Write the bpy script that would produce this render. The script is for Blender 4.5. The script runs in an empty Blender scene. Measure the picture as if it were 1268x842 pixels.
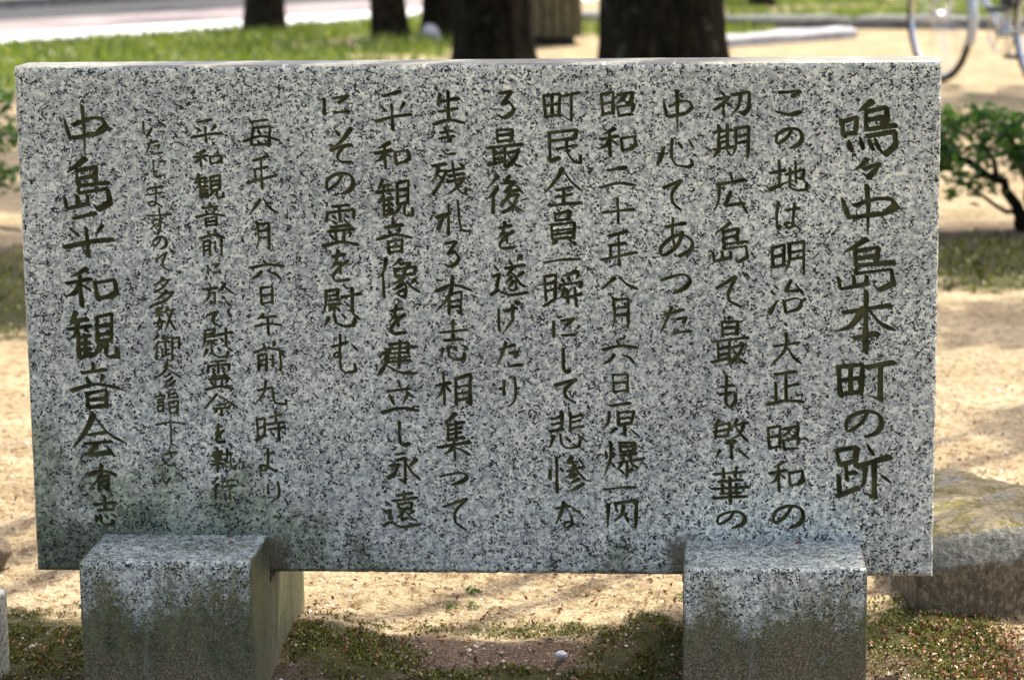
import bpy, bmesh, math, random
import numpy as np
from mathutils import Vector, Matrix

rad = math.radians
rng = np.random.default_rng(7)
random.seed(7)
scene = bpy.context.scene
COL = scene.collection

# ------------------------------------------------------------------ camera
cam_data = bpy.data.cameras.new("camera")
cam = bpy.data.objects.new("camera", cam_data)
COL.objects.link(cam)
cam_data.sensor_width = 36.0
cam_data.lens = 89.42
cam_data.clip_start = 0.05
cam_data.clip_end = 1000.0
def camera_axes(p, y, r):
    cy, sy = math.cos(y), math.sin(y)
    cp, sp = math.cos(-p), math.sin(-p)
    cr, sr = math.cos(r), math.sin(r)
    return (Matrix(((cy, -sy, 0), (sy, cy, 0), (0, 0, 1)))
            @ Matrix(((1, 0, 0), (0, cp, -sp), (0, sp, cp)))
            @ Matrix(((cr, 0, sr), (0, 1, 0), (-sr, 0, cr))))
AX = camera_axes(0.18020, 0.07241, 0.01222)
CAM = Vector((0.27316, -3.13531, 1.03186))
cm = Matrix.Identity(4)
for i in range(3):
    cm[i][0] = AX[i][0]; cm[i][1] = AX[i][2]; cm[i][2] = -AX[i][1]; cm[i][3] = CAM[i]
cam.matrix_world = cm
cam_data.dof.use_dof = True
cam_data.dof.focus_distance = 3.18
cam_data.dof.aperture_fstop = 7.5
scene.camera = cam

# ------------------------------------------------------------------ sky, sun, exposure
SUN_EL, SUN_AZ = rad(62), rad(35)          # azimuth measured from +Y towards +X
SUN = Vector((math.sin(SUN_AZ) * math.cos(SUN_EL), math.cos(SUN_AZ) * math.cos(SUN_EL), math.sin(SUN_EL)))
world = bpy.data.worlds.new("World")
scene.world = world
world.use_nodes = True
wn = world.node_tree
sky = wn.nodes.new("ShaderNodeTexSky")
sky.sky_type = 'NISHITA'
sky.sun_disc = False
sky.sun_elevation = SUN_EL
sky.sun_rotation = SUN_AZ
sky.air_density = 0.75
sky.dust_density = 5.0
sky.ozone_density = 0.5
bg = wn.nodes["Background"]
wn.links.new(sky.outputs[0], bg.inputs[0])
bg.inputs[1].default_value = 0.15
sun_data = bpy.data.lights.new("sun", 'SUN')
sun_data.energy = 3.1
sun_data.angle = rad(0.53)
sun_data.color = (1.0, 0.94, 0.78)
sun = bpy.data.objects.new("sun", sun_data)
COL.objects.link(sun)
sun.rotation_euler = SUN.to_track_quat('Z', 'Y').to_euler()
scene.view_settings.view_transform = 'Standard'
scene.view_settings.look = 'None'
scene.view_settings.exposure = 1.52
scene.view_settings.gamma = 1.0
scene.view_settings.use_curve_mapping = False
scene.render.resolution_x = 1024
scene.render.resolution_y = 679

# ------------------------------------------------------------------ helpers
def tag(o, label=None, cat=None, group=None, kind=None):
    if label: o["label"] = label
    if cat: o["category"] = cat
    if group: o["group"] = group
    if kind: o["kind"] = kind
    return o

def empty(name, loc, rz=0.0):
    o = bpy.data.objects.new(name, None)
    COL.objects.link(o)
    o.location = loc
    o.rotation_euler = (0, 0, rz)
    o.empty_display_size = 0.05
    return o

class MB:
    """collects vertices and faces and links them as ONE mesh object"""
    def __init__(self):
        self.v = []; self.f = []; self.n = 0
    def add(self, verts, faces):
        self.v.extend([tuple(map(float, p)) for p in verts])
        k = self.n
        self.f.extend([tuple(int(i) + k for i in fc) for fc in faces])
        self.n += len(verts)
    def box(self, c, s, rz=0.0):
        x, y, z = s[0] / 2, s[1] / 2, s[2] / 2
        cr, sr = math.cos(rz), math.sin(rz)
        vs = []
        for dz in (-z, z):
            for dx, dy in ((-x, -y), (x, -y), (x, y), (-x, y)):
                vs.append((c[0] + dx * cr - dy * sr, c[1] + dx * sr + dy * cr, c[2] + dz))
        self.add(vs, [(3, 2, 1, 0), (4, 5, 6, 7), (0, 1, 5, 4), (1, 2, 6, 5), (2, 3, 7, 6), (3, 0, 4, 7)])
    def tube(self, pts, radii, n=10, closed=False, wob=None, cap=True):
        pts = [Vector(p) for p in pts]
        m = len(pts)
        if not hasattr(radii, '__len__'): radii = [radii] * m
        ref = None
        vs = []
        for i, p in enumerate(pts):
            if closed: t = pts[(i + 1) % m] - pts[i - 1]
            else: t = pts[min(i + 1, m - 1)] - pts[max(i - 1, 0)]
            t.normalize()
            if ref is None:
                ref = Vector((1, 0, 0)) if abs(t.x) < 0.8 else Vector((0, 1, 0))
            a = (ref - t * ref.dot(t)).normalized()
            ref = a
            b = t.cross(a)
            for k in range(n):
                th = 2 * math.pi * k / n
                r = radii[i] * (wob(th, i, p) if wob else 1.0)
                vs.append(p + (a * math.cos(th) + b * math.sin(th)) * r)
        fs = []
        for i in range(m if closed else m - 1):
            j = (i + 1) % m
            for k in range(n):
                l = (k + 1) % n
                fs.append((i * n + k, i * n + l, j * n + l, j * n + k))
        if not closed and cap:
            fs.append(tuple(range(n - 1, -1, -1)))
            fs.append(tuple((m - 1) * n + k for k in range(n)))
        self.add(vs, fs)
    def build(self, name, mat, parent=None, smooth=False, bevel=0.0):
        me = bpy.data.meshes.new(name)
        me.from_pydata(self.v, [], self.f)
        me.update()
        if smooth: me.polygons.foreach_set("use_smooth", [True] * len(me.polygons))
        o = bpy.data.objects.new(name, me)
        COL.objects.link(o)
        if mat: me.materials.append(mat)
        if parent: o.parent = parent
        if bevel:
            md = o.modifiers.new("bevel", 'BEVEL'); md.width = bevel; md.segments = 2; md.limit_method = 'ANGLE'
        return o

def np_mesh(name, verts, quads, mat, parent=None, smooth=False, tris=False):
    """fast mesh from arrays (all faces quads, or all triangles)"""
    k = 3 if tris else 4
    verts = np.ascontiguousarray(verts, np.float32); quads = np.ascontiguousarray(quads, np.int32)
    me = bpy.data.meshes.new(name)
    me.vertices.add(len(verts)); me.vertices.foreach_set("co", verts.ravel())
    me.loops.add(len(quads) * k); me.loops.foreach_set("vertex_index", quads.ravel())
    me.polygons.add(len(quads))
    me.polygons.foreach_set("loop_start", np.arange(len(quads), dtype=np.int32) * k)
    me.polygons.foreach_set("use_smooth", np.full(len(quads), smooth))
    me.update(calc_edges=True); me.validate()
    me.materials.append(mat)
    o = bpy.data.objects.new(name, me)
    COL.objects.link(o)
    if parent: o.parent = parent
    return o

def vnoise(x, y, seed=0):
    x = np.asarray(x, float); y = np.asarray(y, float)
    xi = np.floor(x); yi = np.floor(y); fx = x - xi; fy = y - yi
    fx = fx * fx * (3 - 2 * fx); fy = fy * fy * (3 - 2 * fy)
    def h(a, b):
        s = np.sin(a * 127.1 + b * 311.7 + seed * 74.7) * 43758.5453
        return s - np.floor(s)
    return (h(xi, yi) * (1 - fx) + h(xi + 1, yi) * fx) * (1 - fy) + (h(xi, yi + 1) * (1 - fx) + h(xi + 1, yi + 1) * fx) * fy
def fbm(x, y, oct=4, seed=0):
    a, s, t = 0.5, 0.0, 0.0
    for k in range(oct):
        s = s + a * vnoise(np.asarray(x) * 2 ** k, np.asarray(y) * 2 ** k, seed + k); t += a; a *= 0.5
    return s / t          # 0..1
def sstep(a, b, x):
    t = np.clip((np.asarray(x, float) - a) / (b - a), 0, 1)
    return t * t * (3 - 2 * t)

def leaf_mesh(name, centers, size, mat, parent=None, aspect=0.5, fold=0.25, up=0.5, seed=1):
    """many small folded leaf blades in one mesh: 4 vertices, two triangles each"""
    r = np.random.default_rng(seed)
    n = len(centers)
    c = np.asarray(centers, float)
    s = size * r.uniform(0.6, 1.25, n)[:, None]
    d = r.normal(size=(n, 3)); d[:, 2] *= 0.6; d /= np.linalg.norm(d, axis=1)[:, None]
    nn = r.normal(size=(n, 3)) * (1 - up) + np.array([0, 0, 1.0]) * up
    side = np.cross(d, nn); side /= np.linalg.norm(side, axis=1)[:, None]
    nn = np.cross(side, d)
    w = s * aspect * 0.5
    a = c - d * s * 0.5; t = c + d * s * 0.5 - nn * s * 0.12
    l = c + side * w + nn * w * fold * 2; q = c - side * w + nn * w * fold * 2
    V = np.stack([a, l, t, q], 1).reshape(-1, 3)
    i = np.arange(n)[:, None] * 4
    F = np.concatenate([np.hstack([i, i + 2, i + 1]), np.hstack([i, i + 3, i + 2])])
    return np_mesh(name, V, F, mat, parent, tris=True)

# ------------------------------------------------------------------ materials
def mat_new(name):
    m = bpy.data.materials.new(name); m.use_nodes = True
    nt = m.node_tree; b = nt.nodes["Principled BSDF"]
    return m, nt, b
def N(nt, typ, **kw):
    n = nt.nodes.new(typ)
    for k, v in kw.items(): setattr(n, k, v)
    return n
def coords(nt):
    return N(nt, "ShaderNodeTexCoord").outputs["Object"]
def noise(nt, co, scale, detail=3.0, rough=0.55, dist=0.0):
    n = N(nt, "ShaderNodeTexNoise"); nt.links.new(co, n.inputs["Vector"])
    n.inputs["Scale"].default_value = scale; n.inputs["Detail"].default_value = detail
    n.inputs["Roughness"].default_value = rough; n.inputs["Distortion"].default_value = dist
    return n.outputs["Fac"]
def ramp(nt, fac, stops):
    n = N(nt, "ShaderNodeValToRGB"); nt.links.new(fac, n.inputs[0])
    el = n.color_ramp.elements
    while len(el) < len(stops): el.new(0.5)
    for e, (p, c) in zip(el, stops):
        e.position = p
        e.color = (c, c, c, 1) if not hasattr(c, '__len__') else (*c, 1)
    return n.outputs[0]
def mix(nt, fac, a, b, mode='MIX'):
    n = N(nt, "ShaderNodeMix", data_type='RGBA', blend_type=mode)
    for i, v in ((0, fac), (6, a), (7, b)):
        if hasattr(v, 'is_output'): nt.links.new(v, n.inputs[i])
        elif i == 0: n.inputs[0].default_value = v
        else: n.inputs[i].default_value = (*v, 1)
    return n.outputs[2]
def math_n(nt, op, a, b=0.0, c=0.0):
    n = N(nt, "ShaderNodeMath", operation=op)
    for i, v in enumerate((a, b, c)):
        if hasattr(v, 'is_output'): nt.links.new(v, n.inputs[i])
        else: n.inputs[i].default_value = v
    return n.outputs[0]
def bump(nt, b, h, strength=0.4, dist=0.01):
    n = N(nt, "ShaderNodeBump"); nt.links.new(h, n.inputs["Height"])
    n.inputs["Strength"].default_value = strength; n.inputs["Distance"].default_value = dist
    nt.links.new(n.outputs[0], b.inputs["Normal"])
def attr(nt, name):
    return N(nt, "ShaderNodeAttribute", attribute_name=name).outputs["Fac"]
def sep(nt, co):
    n = N(nt, "ShaderNodeSeparateXYZ"); nt.links.new(co, n.inputs[0]); return n.outputs

def granite_colour(nt, co):
    """pale grey granite: cream and grey feldspar patches, grey quartz, black mica specks"""
    vor = N(nt, "ShaderNodeTexVoronoi"); vor.inputs["Scale"].default_value = 280
    wob = N(nt, "ShaderNodeTexNoise"); wob.inputs["Scale"].default_value = 240; wob.inputs["Detail"].default_value = 2
    nt.links.new(co, wob.inputs["Vector"])
    add = N(nt, "ShaderNodeVectorMath", operation='MULTIPLY_ADD')
    nt.links.new(wob.outputs["Color"], add.inputs[0]); add.inputs[1].default_value = (0.005,) * 3
    nt.links.new(co, add.inputs[2]); nt.links.new(add.outputs[0], vor.inputs["Vector"])
    cell = sep(nt, vor.outputs["Color"])
    base = ramp(nt, cell[0], [(0.0, (.36, .38, .355)), (0.35, (.54, .56, .515)), (0.7, (.71, .725, .65)), (1.0, (.86, .86, .73))])
    patch = ramp(nt, noise(nt, co, 105, 3, .65), [(0.40, (.60, .63, .61)), (0.48, (.97, .98, .95)), (0.66, (1.15, 1.14, 1.03))])
    base = mix(nt, 1.0, base, patch, 'MULTIPLY')
    # black mica and smoky quartz: small blocky grains gathered in clusters
    cl = noise(nt, co, 88, 3, .70)
    g = N(nt, "ShaderNodeTexVoronoi"); g.inputs["Scale"].default_value = 490; g.inputs["Randomness"].default_value = 1.0
    wob2 = N(nt, "ShaderNodeTexNoise"); wob2.inputs["Scale"].default_value = 600; wob2.inputs["Detail"].default_value = 1
    nt.links.new(co, wob2.inputs["Vector"])
    add2 = N(nt, "ShaderNodeVectorMath", operation='MULTIPLY_ADD')
    nt.links.new(wob2.outputs["Color"], add2.inputs[0]); add2.inputs[1].default_value = (0.0022,) * 3
    nt.links.new(co, add2.inputs[2]); nt.links.new(add2.outputs[0], g.inputs["Vector"])
    gc = sep(nt, g.outputs["Color"])
    s = math_n(nt, 'ADD', gc[0], math_n(nt, 'MULTIPLY', math_n(nt, 'SUBTRACT', cl, .5), 2.1))
    s = math_n(nt, 'ADD', s, math_n(nt, 'MULTIPLY', math_n(nt, 'SUBTRACT', noise(nt, co, 17, 4, .6), .5), .7))
    q = ramp(nt, s, [(0.70, 0.0), (0.76, 1.0)])
    base = mix(nt, math_n(nt, 'MULTIPLY', q, .80), base, mix(nt, gc[1], (.14, .155, .155), (.30, .32, .31)))
    d = ramp(nt, s, [(0.83, 0.0), (0.855, 1.0)])
    base = mix(nt, d, base, mix(nt, gc[2], (.005, .006, .008), (.024, .028, .033)))
    return base, s

def make_granite(name, stain=None, rough=0.42):
    m, nt, b = mat_new(name)
    co = coords(nt)
    col, s = granite_colour(nt, co)
    if stain: col = stain(nt, co, col)
    nt.links.new(col, b.inputs["Base Color"])
    b.inputs["Roughness"].default_value = rough
    b.inputs["Specular IOR Level"].default_value = 0.4
    if rough > .55: b.inputs["Specular IOR Level"].default_value = .2
    bump(nt, b, noise(nt, co, 420, 2), .12, .002)
    return m

def slab_stain(nt, co, col):
    x, y, z = sep(nt, co)
    n = noise(nt, co, 9, 5, .6)
    # algae film creeping up from the lower corners of the slab
    lo = math_n(nt, 'MULTIPLY', math_n(nt, 'SUBTRACT', .22, z), 4.2)
    lf = math_n(nt, 'MULTIPLY', math_n(nt, 'SUBTRACT', -.10, x), 1.5)
    f = math_n(nt, 'ADD', math_n(nt, 'ADD', lo, lf), math_n(nt, 'MULTIPLY', math_n(nt, 'SUBTRACT', n, .5), 3.0))
    f = ramp(nt, f, [(0.62, 0.0), (1.0, 1.0)])
    col = mix(nt, math_n(nt, 'MULTIPLY', f, .8), col, mix(nt, 1.0, col, (.42, .47, .36), 'MULTIPLY'))
    # dark film of dirt on the lower left, rain runs above it
    dk = math_n(nt, 'ADD', math_n(nt, 'ADD', math_n(nt, 'MULTIPLY', math_n(nt, 'SUBTRACT', .14, z), 5.0), math_n(nt, 'MULTIPLY', math_n(nt, 'SUBTRACT', -.30, x), 2.2)), math_n(nt, 'MULTIPLY', math_n(nt, 'SUBTRACT', noise(nt, co, 17, 5, .65), .5), 3.0))
    dk = ramp(nt, dk, [(0.3, 0.0), (1.1, 1.0)])
    col = mix(nt, math_n(nt, 'MULTIPLY', dk, .75), col, mix(nt, 1.0, col, (.30, .33, .27), 'MULTIPLY'))
    # mottled brown low on the slab beside the blocks' inner edges
    def near_x(x0): return math_n(nt, 'SUBTRACT', .026, math_n(nt, 'ABSOLUTE', math_n(nt, 'SUBTRACT', x, x0)))
    sp = math_n(nt, 'MAXIMUM', near_x(-.262), math_n(nt, 'MULTIPLY', near_x(.256), .9))
    sp = math_n(nt, 'MINIMUM', sp, math_n(nt, 'MULTIPLY', math_n(nt, 'SUBTRACT', .062, z), .7))
    sp = math_n(nt, 'ADD', math_n(nt, 'MULTIPLY', sp, 60), math_n(nt, 'MULTIPLY', math_n(nt, 'SUBTRACT', noise(nt, co, 90, 4, .7), .5), 2.4))
    sp = ramp(nt, sp, [(0.2, 0.0), (0.9, 1.0)])
    col = mix(nt, math_n(nt, 'MULTIPLY', sp, .85), col, ramp(nt, noise(nt, co, 300, 3), [(.35, (.05, .042, .026)), (.65, (.20, .165, .11))]))
    g = math_n(nt, 'ADD', math_n(nt, 'MULTIPLY', math_n(nt, 'SUBTRACT', .022, z), 34), math_n(nt, 'MULTIPLY', math_n(nt, 'SUBTRACT', n, .5), 2.5))
    g = ramp(nt, g, [(0.35, 0.0), (1.0, 1.0)])
    col = mix(nt, math_n(nt, 'MULTIPLY', g, .6), col, (.11, .10, .062))
    # mottled brown over the flat top
    nz = sep(nt, N(nt, "ShaderNodeNewGeometry").outputs["True Normal"])[2]
    tp = math_n(nt, 'MULTIPLY', ramp(nt, nz, [(0.80, 0.0), (0.88, 1.0)]), ramp(nt, noise(nt, co, 22, 4, .65), [(.32, .55), (.55, 1.0)]))
    col = mix(nt, tp, col, ramp(nt, noise(nt, co, 160, 4, .7), [(.35, (.075, .068, .05)), (.65, (.20, .18, .14))]))
    # broad weathering clouds
    w = ramp(nt, noise(nt, co, 5.5, 4, .6), [(0.35, (.80, .81, .81)), (0.65, (1.12, 1.11, 1.07))])
    return mix(nt, 1.0, col, w, 'MULTIPLY')

def block_stain(nt, co, col, up=0.0):
    x, y, z = sep(nt, co)
    mp = N(nt, "ShaderNodeMapping"); mp.inputs["Scale"].default_value = (1, 1, .32)
    nt.links.new(co, mp.inputs["Vector"])
    n = noise(nt, mp.outputs[0], 42, 5, .65)
    n2 = noise(nt, co, 16, 5, .65)
    fine = noise(nt, co, 330, 3, .6)
    grit = math_n(nt, 'MULTIPLY', math_n(nt, 'SUBTRACT', fine, .5), 2.6)
    al = math_n(nt, 'ADD', math_n(nt, 'MULTIPLY', math_n(nt, 'SUBTRACT', .182 + up, z), 15), math_n(nt, 'MULTIPLY', math_n(nt, 'SUBTRACT', n, .5), 2.6))
    al = math_n(nt, 'ADD', al, math_n(nt, 'ADD', grit, math_n(nt, 'MULTIPLY', math_n(nt, 'SUBTRACT', n2, .5), 2.0)))
    nx = math_n(nt, 'ABSOLUTE', sep(nt, N(nt, "ShaderNodeNewGeometry").outputs["True Normal"])[0])
    al = math_n(nt, 'ADD', al, math_n(nt, 'MULTIPLY', nx, 1.8))
    al = math_n(nt, 'ADD', math_n(nt, 'MULTIPLY', al, .62), .16)
    al = ramp(nt, al, [(0.0, 0.0), (0.75, 1.0)])
    green = mix(nt, ramp(nt, n, [(.3, 0.0), (.7, 1.0)]), (.030, .037, .010), (.140, .142, .055))
    green = mix(nt, 1.0, green, ramp(nt, fine, [(.35, (.6, .6, .6)), (.65, (1.35, 1.35, 1.3))]), 'MULTIPLY')
    col = mix(nt, math_n(nt, 'MULTIPLY', al, .93), col, green)
    br = math_n(nt, 'ADD', math_n(nt, 'MULTIPLY', math_n(nt, 'SUBTRACT', .140 - up * 1.3, z), 14), math_n(nt, 'MULTIPLY', math_n(nt, 'SUBTRACT', n2, .5), 4.0))
    br = math_n(nt, 'SUBTRACT', br, math_n(nt, 'MULTIPLY', nx, .8))
    br = ramp(nt, math_n(nt, 'ADD', br, math_n(nt, 'MULTIPLY', grit, .8)), [(0.0, 0.0), (1.0, 1.0)])
    soil = ramp(nt, noise(nt, co, 420, 3, .7), [(0.37, (.038, .027, .013)), (0.5, (.15, .108, .060)), (0.65, (.42, .33, .20))])
    col = mix(nt, math_n(nt, 'MULTIPLY', br, .72), col, soil)
    # patches where the bare granite still shows
    bare = ramp(nt, noise(nt, mp.outputs[0], 30, 4, .6), [(.60, 0.0), (.70, 1.0)])
    return mix(nt, math_n(nt, 'MULTIPLY', bare, .22), col, (.30, .31, .29))

M = {}
M['slab'] = make_granite("slab_granite", slab_stain)
M['block'] = make_granite("block_granite", block_stain, .6)
M['block_green'] = make_granite("algae_granite", lambda nt, co, col: block_stain(nt, co, col, .020), .6)
M['granite'] = make_granite("plain_granite", None, .5)

def simple(name, colour, rough=.7, var=None, scale=30, metallic=0.0, bmp=0.0, bscale=80, bdist=.01, spec=.5):
    m, nt, b = mat_new(name)
    b.inputs["Roughness"].default_value = rough; b.inputs["Metallic"].default_value = metallic
    b.inputs["Specular IOR Level"].default_value = spec
    if var:
        co = coords(nt)
        nt.links.new(ramp(nt, noise(nt, co, scale, 5, .62), [(0.34, colour), (0.66, var)]), b.inputs["Base Color"])
        if bmp: bump(nt, b, noise(nt, co, bscale, 5, .6), bmp, bdist)
    else:
        b.inputs["Base Color"].default_value = (*colour, 1)
    return m
M['ink'] = simple("engraving_paint", (.038, .039, .014), .85, (.135, .136, .056), 45, spec=.2)
M['mortar'] = simple("old_mortar", (.055, .044, .030), .95, (.20, .165, .115), 110, bmp=.8, bscale=160, bdist=.006)
def bark_mat():
    m, nt, b = mat_new("bark")
    co = coords(nt)
    mp = N(nt, "ShaderNodeMapping"); mp.inputs["Scale"].default_value = (1, 1, .3); nt.links.new(co, mp.inputs["Vector"])
    n = noise(nt, mp.outputs[0], 26, 5, .65)
    col = ramp(nt, n, [(0.35, (.0035, .0035, .002)), (0.6, (.020, .016, .008)), (0.72, (.055, .038, .020))])
    col = mix(nt, ramp(nt, noise(nt, co, 7, 5, .65), [(0.60, 0.0), (0.70, 1.0)]), col, (.075, .085, .055))
    nt.links.new(col, b.inputs["Base Color"]); b.inputs["Roughness"].default_value = .95
    b.inputs["Specular IOR Level"].default_value = .1
    bump(nt, b, n, 1.0, .03)
    return m
M['bark'] = bark_mat()
M['bark_mid'] = simple("bark_brown", (.010, .007, .004), .95, (.040, .029, .017), 12, spec=.1, bmp=.9, bscale=30, bdist=.02)
M['wood'] = simple("weathered_wood", (.075, .066, .028), .85, (.15, .125, .062), 12, bmp=.3, bscale=60)
M['wood_dark'] = simple("dark_wood", (.02, .018, .01), .9, (.05, .04, .02), 20)
M['asphalt'] = simple("asphalt", (.045, .046, .049), .95, (.070, .070, .072), 6, spec=.05)
M['path'] = simple("pink_paving", (.17, .145, .15), .95, (.27, .235, .235), 1.6, spec=.05)
M['concrete'] = simple("pale_concrete", (.58, .57, .58), .85, (.72, .71, .71), 8)
M['kerb'] = simple("kerb_stone", (.10, .10, .095), .9, (.20, .20, .19), 14, bmp=.3)
M['kerb_pale'] = simple("pale_kerb_stone", (.27, .27, .29), .9, (.40, .40, .42), 14, bmp=.3)
M['silver'] = simple("silver_paint", (.58, .61, .63), .35, metallic=.4)
M['chrome'] = simple("chrome", (.72, .73, .74), .18, metallic=1.0)
M['rubber'] = simple("rubber", (.020, .020, .020), .75)
M['black'] = simple("black_plastic", (.018, .018, .018), .5)
M['white_stone'] = simple("white_stone", (.50, .50, .53), .7, (.72, .72, .75), 160)
M['grey_stone'] = simple("grey_stone", (.36, .36, .40), .8, (.52, .52, .55), 14)
M['brown_stone'] = simple("brown_stone", (.075, .055, .04), .9, (.20, .15, .11), 60, bmp=.6, bscale=90)

def leaf_mat(name, c1, c2, trans=.35, c3=None):
    m, nt, b = mat_new(name)
    geo = N(nt, "ShaderNodeNewGeometry")
    col = ramp(nt, geo.outputs["Random Per Island"], [(0.0, c1), (1.0, c2)] if c3 is None else [(0.0, c1), (.6, c2), (1.0, c3)])
    nt.links.new(col, b.inputs["Base Color"]); b.inputs["Roughness"].default_value = .45
    tr = N(nt, "ShaderNodeBsdfTranslucent"); nt.links.new(mix(nt, 1.0, col, (1.5, 1.7, .7), 'MULTIPLY'), tr.inputs[0])
    ms = N(nt, "ShaderNodeMixShader"); ms.inputs[0].default_value = trans
    nt.links.new(b.outputs[0], ms.inputs[1]); nt.links.new(tr.outputs[0], ms.inputs[2])
    nt.links.new(ms.outputs[0], nt.nodes["Material Output"].inputs[0])
    return m
M['crown'] = leaf_mat("tree_leaves", (.035, .065, .020), (.075, .120, .035))
M['shrub'] = leaf_mat("shrub_leaves", (.022, .060, .014), (.085, .175, .034), .35)
M['grass'] = leaf_mat("grass_blades", (.044, .082, .008), (.160, .205, .024), .25, (.36, .34, .09))
M['moss'] = leaf_mat("moss_tufts", (.022, .020, .006), (.105, .105, .014), .12, (.30, .27, .035))
M['litter'] = leaf_mat("dry_leaves", (.060, .026, .014), (.24, .085, .038), .1, (.42, .27, .16))

def stone_flat(name):
    m, nt, b = mat_new(name)
    co = coords(nt); x, y, z = sep(nt, co)
    n = noise(nt, co, 14, 5, .65); f = noise(nt, co, 120, 4, .7)
    st = N(nt, "ShaderNodeMapping"); st.inputs["Scale"].default_value = (1, 1, .8); nt.links.new(co, st.inputs["Vector"])
    side = ramp(nt, noise(nt, st.outputs[0], 110, 5, .75), [(0.3, (.035, .027, .014)), (0.5, (.11, .083, .046)), (0.7, (.28, .225, .14))])
    grey = ramp(nt, f, [(0.32, (.045, .046, .038)), (0.55, (.15, .15, .128)), (0.7, (.27, .265, .23))])
    sandy = ramp(nt, f, [(0.3, (.085, .065, .032)), (0.65, (.27, .22, .125))])
    top = mix(nt, ramp(nt, n, [(0.36, 0.0), (0.52, 1.0)]), grey, sandy)
    moss = ramp(nt, f, [(0.3, (.032, .032, .006)), (0.7, (.17, .135, .022))])
    top = mix(nt, ramp(nt, noise(nt, co, 22, 5, .7), [(0.47, 0.0), (0.57, 1.0)]), top, moss)
    nz = sep(nt, N(nt, "ShaderNodeNewGeometry").outputs["True Normal"])[2]
    edge = math_n(nt, 'ADD', math_n(nt, 'MULTIPLY', z, 1.0), math_n(nt, 'MULTIPLY', math_n(nt, 'SUBTRACT', n, .5), .05))
    band = mix(nt, ramp(nt, edge, [(0.082, 0.0), (0.092, 1.0)]), side, grey)
    col = mix(nt, ramp(nt, nz, [(0.78, 0.0), (0.90, 1.0)]), band, top)
    nt.links.new(col, b.inputs["Base Color"]); b.inputs["Roughness"].default_value = .9
    bump(nt, b, f, .7, .006)
    return m
M['flat_stone'] = stone_flat("mossy_flat_stone")

def ground_mat():
    m, nt, b = mat_new("sandy_ground")
    co = coords(nt)
    f1 = noise(nt, co, 260, 3, .65); f2 = noise(nt, co, 55, 4, .65); f3 = noise(nt, co, 4, 5, .6)
    sand = ramp(nt, f1, [(0.30, (.20, .145, .085)), (0.5, (.40, .325, .21)), (0.72, (.62, .54, .39))])
    sand = mix(nt, 1.0, sand, ramp(nt, f2, [(0.36, (.50, .43, .36)), (0.55, (1.0, 1.0, 1.0))]), 'MULTIPLY')
    sand = mix(nt, 1.0, sand, ramp(nt, f3, [(0.36, (.66, .62, .54)), (0.64, (1.08, 1.07, 1.03))]), 'MULTIPLY')
    soil = ramp(nt, f1, [(0.3, (.040, .027, .016)), (0.55, (.125, .09, .058)), (0.75, (.30, .225, .15))])  # dark tones: soil with the shade of the ground mixed in
    mossc = ramp(nt, f1, [(0.3, (.018, .019, .006)), (0.6, (.066, .064, .014)), (0.8, (.17, .13, .04))])
    grassc = ramp(nt, f2, [(0.3, (.055, .085, .012)), (0.7, (.155, .185, .035))])
    nz = math_n(nt, 'MULTIPLY', math_n(nt, 'SUBTRACT', noise(nt, co, 26, 5, .7), .5), 2.2)
    def layer(base, name, col, a=.35, c=.65):
        return mix(nt, ramp(nt, math_n(nt, 'ADD', attr(nt, name), math_n(nt, 'MULTIPLY', nz, .55)), [(a, 0.0), (c, 1.0)]), base, col)
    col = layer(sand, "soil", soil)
    col = layer(col, "moss", mossc)
    col = layer(col, "grass", grassc)
    nt.links.new(col, b.inputs["Base Color"]); b.inputs["Roughness"].default_value = .95
    b.inputs["Specular IOR Level"].default_value = .2
    bump(nt, b, math_n(nt, 'ADD', f1, f2), .8, .008)
    return m
M['ground'] = ground_mat()
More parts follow.
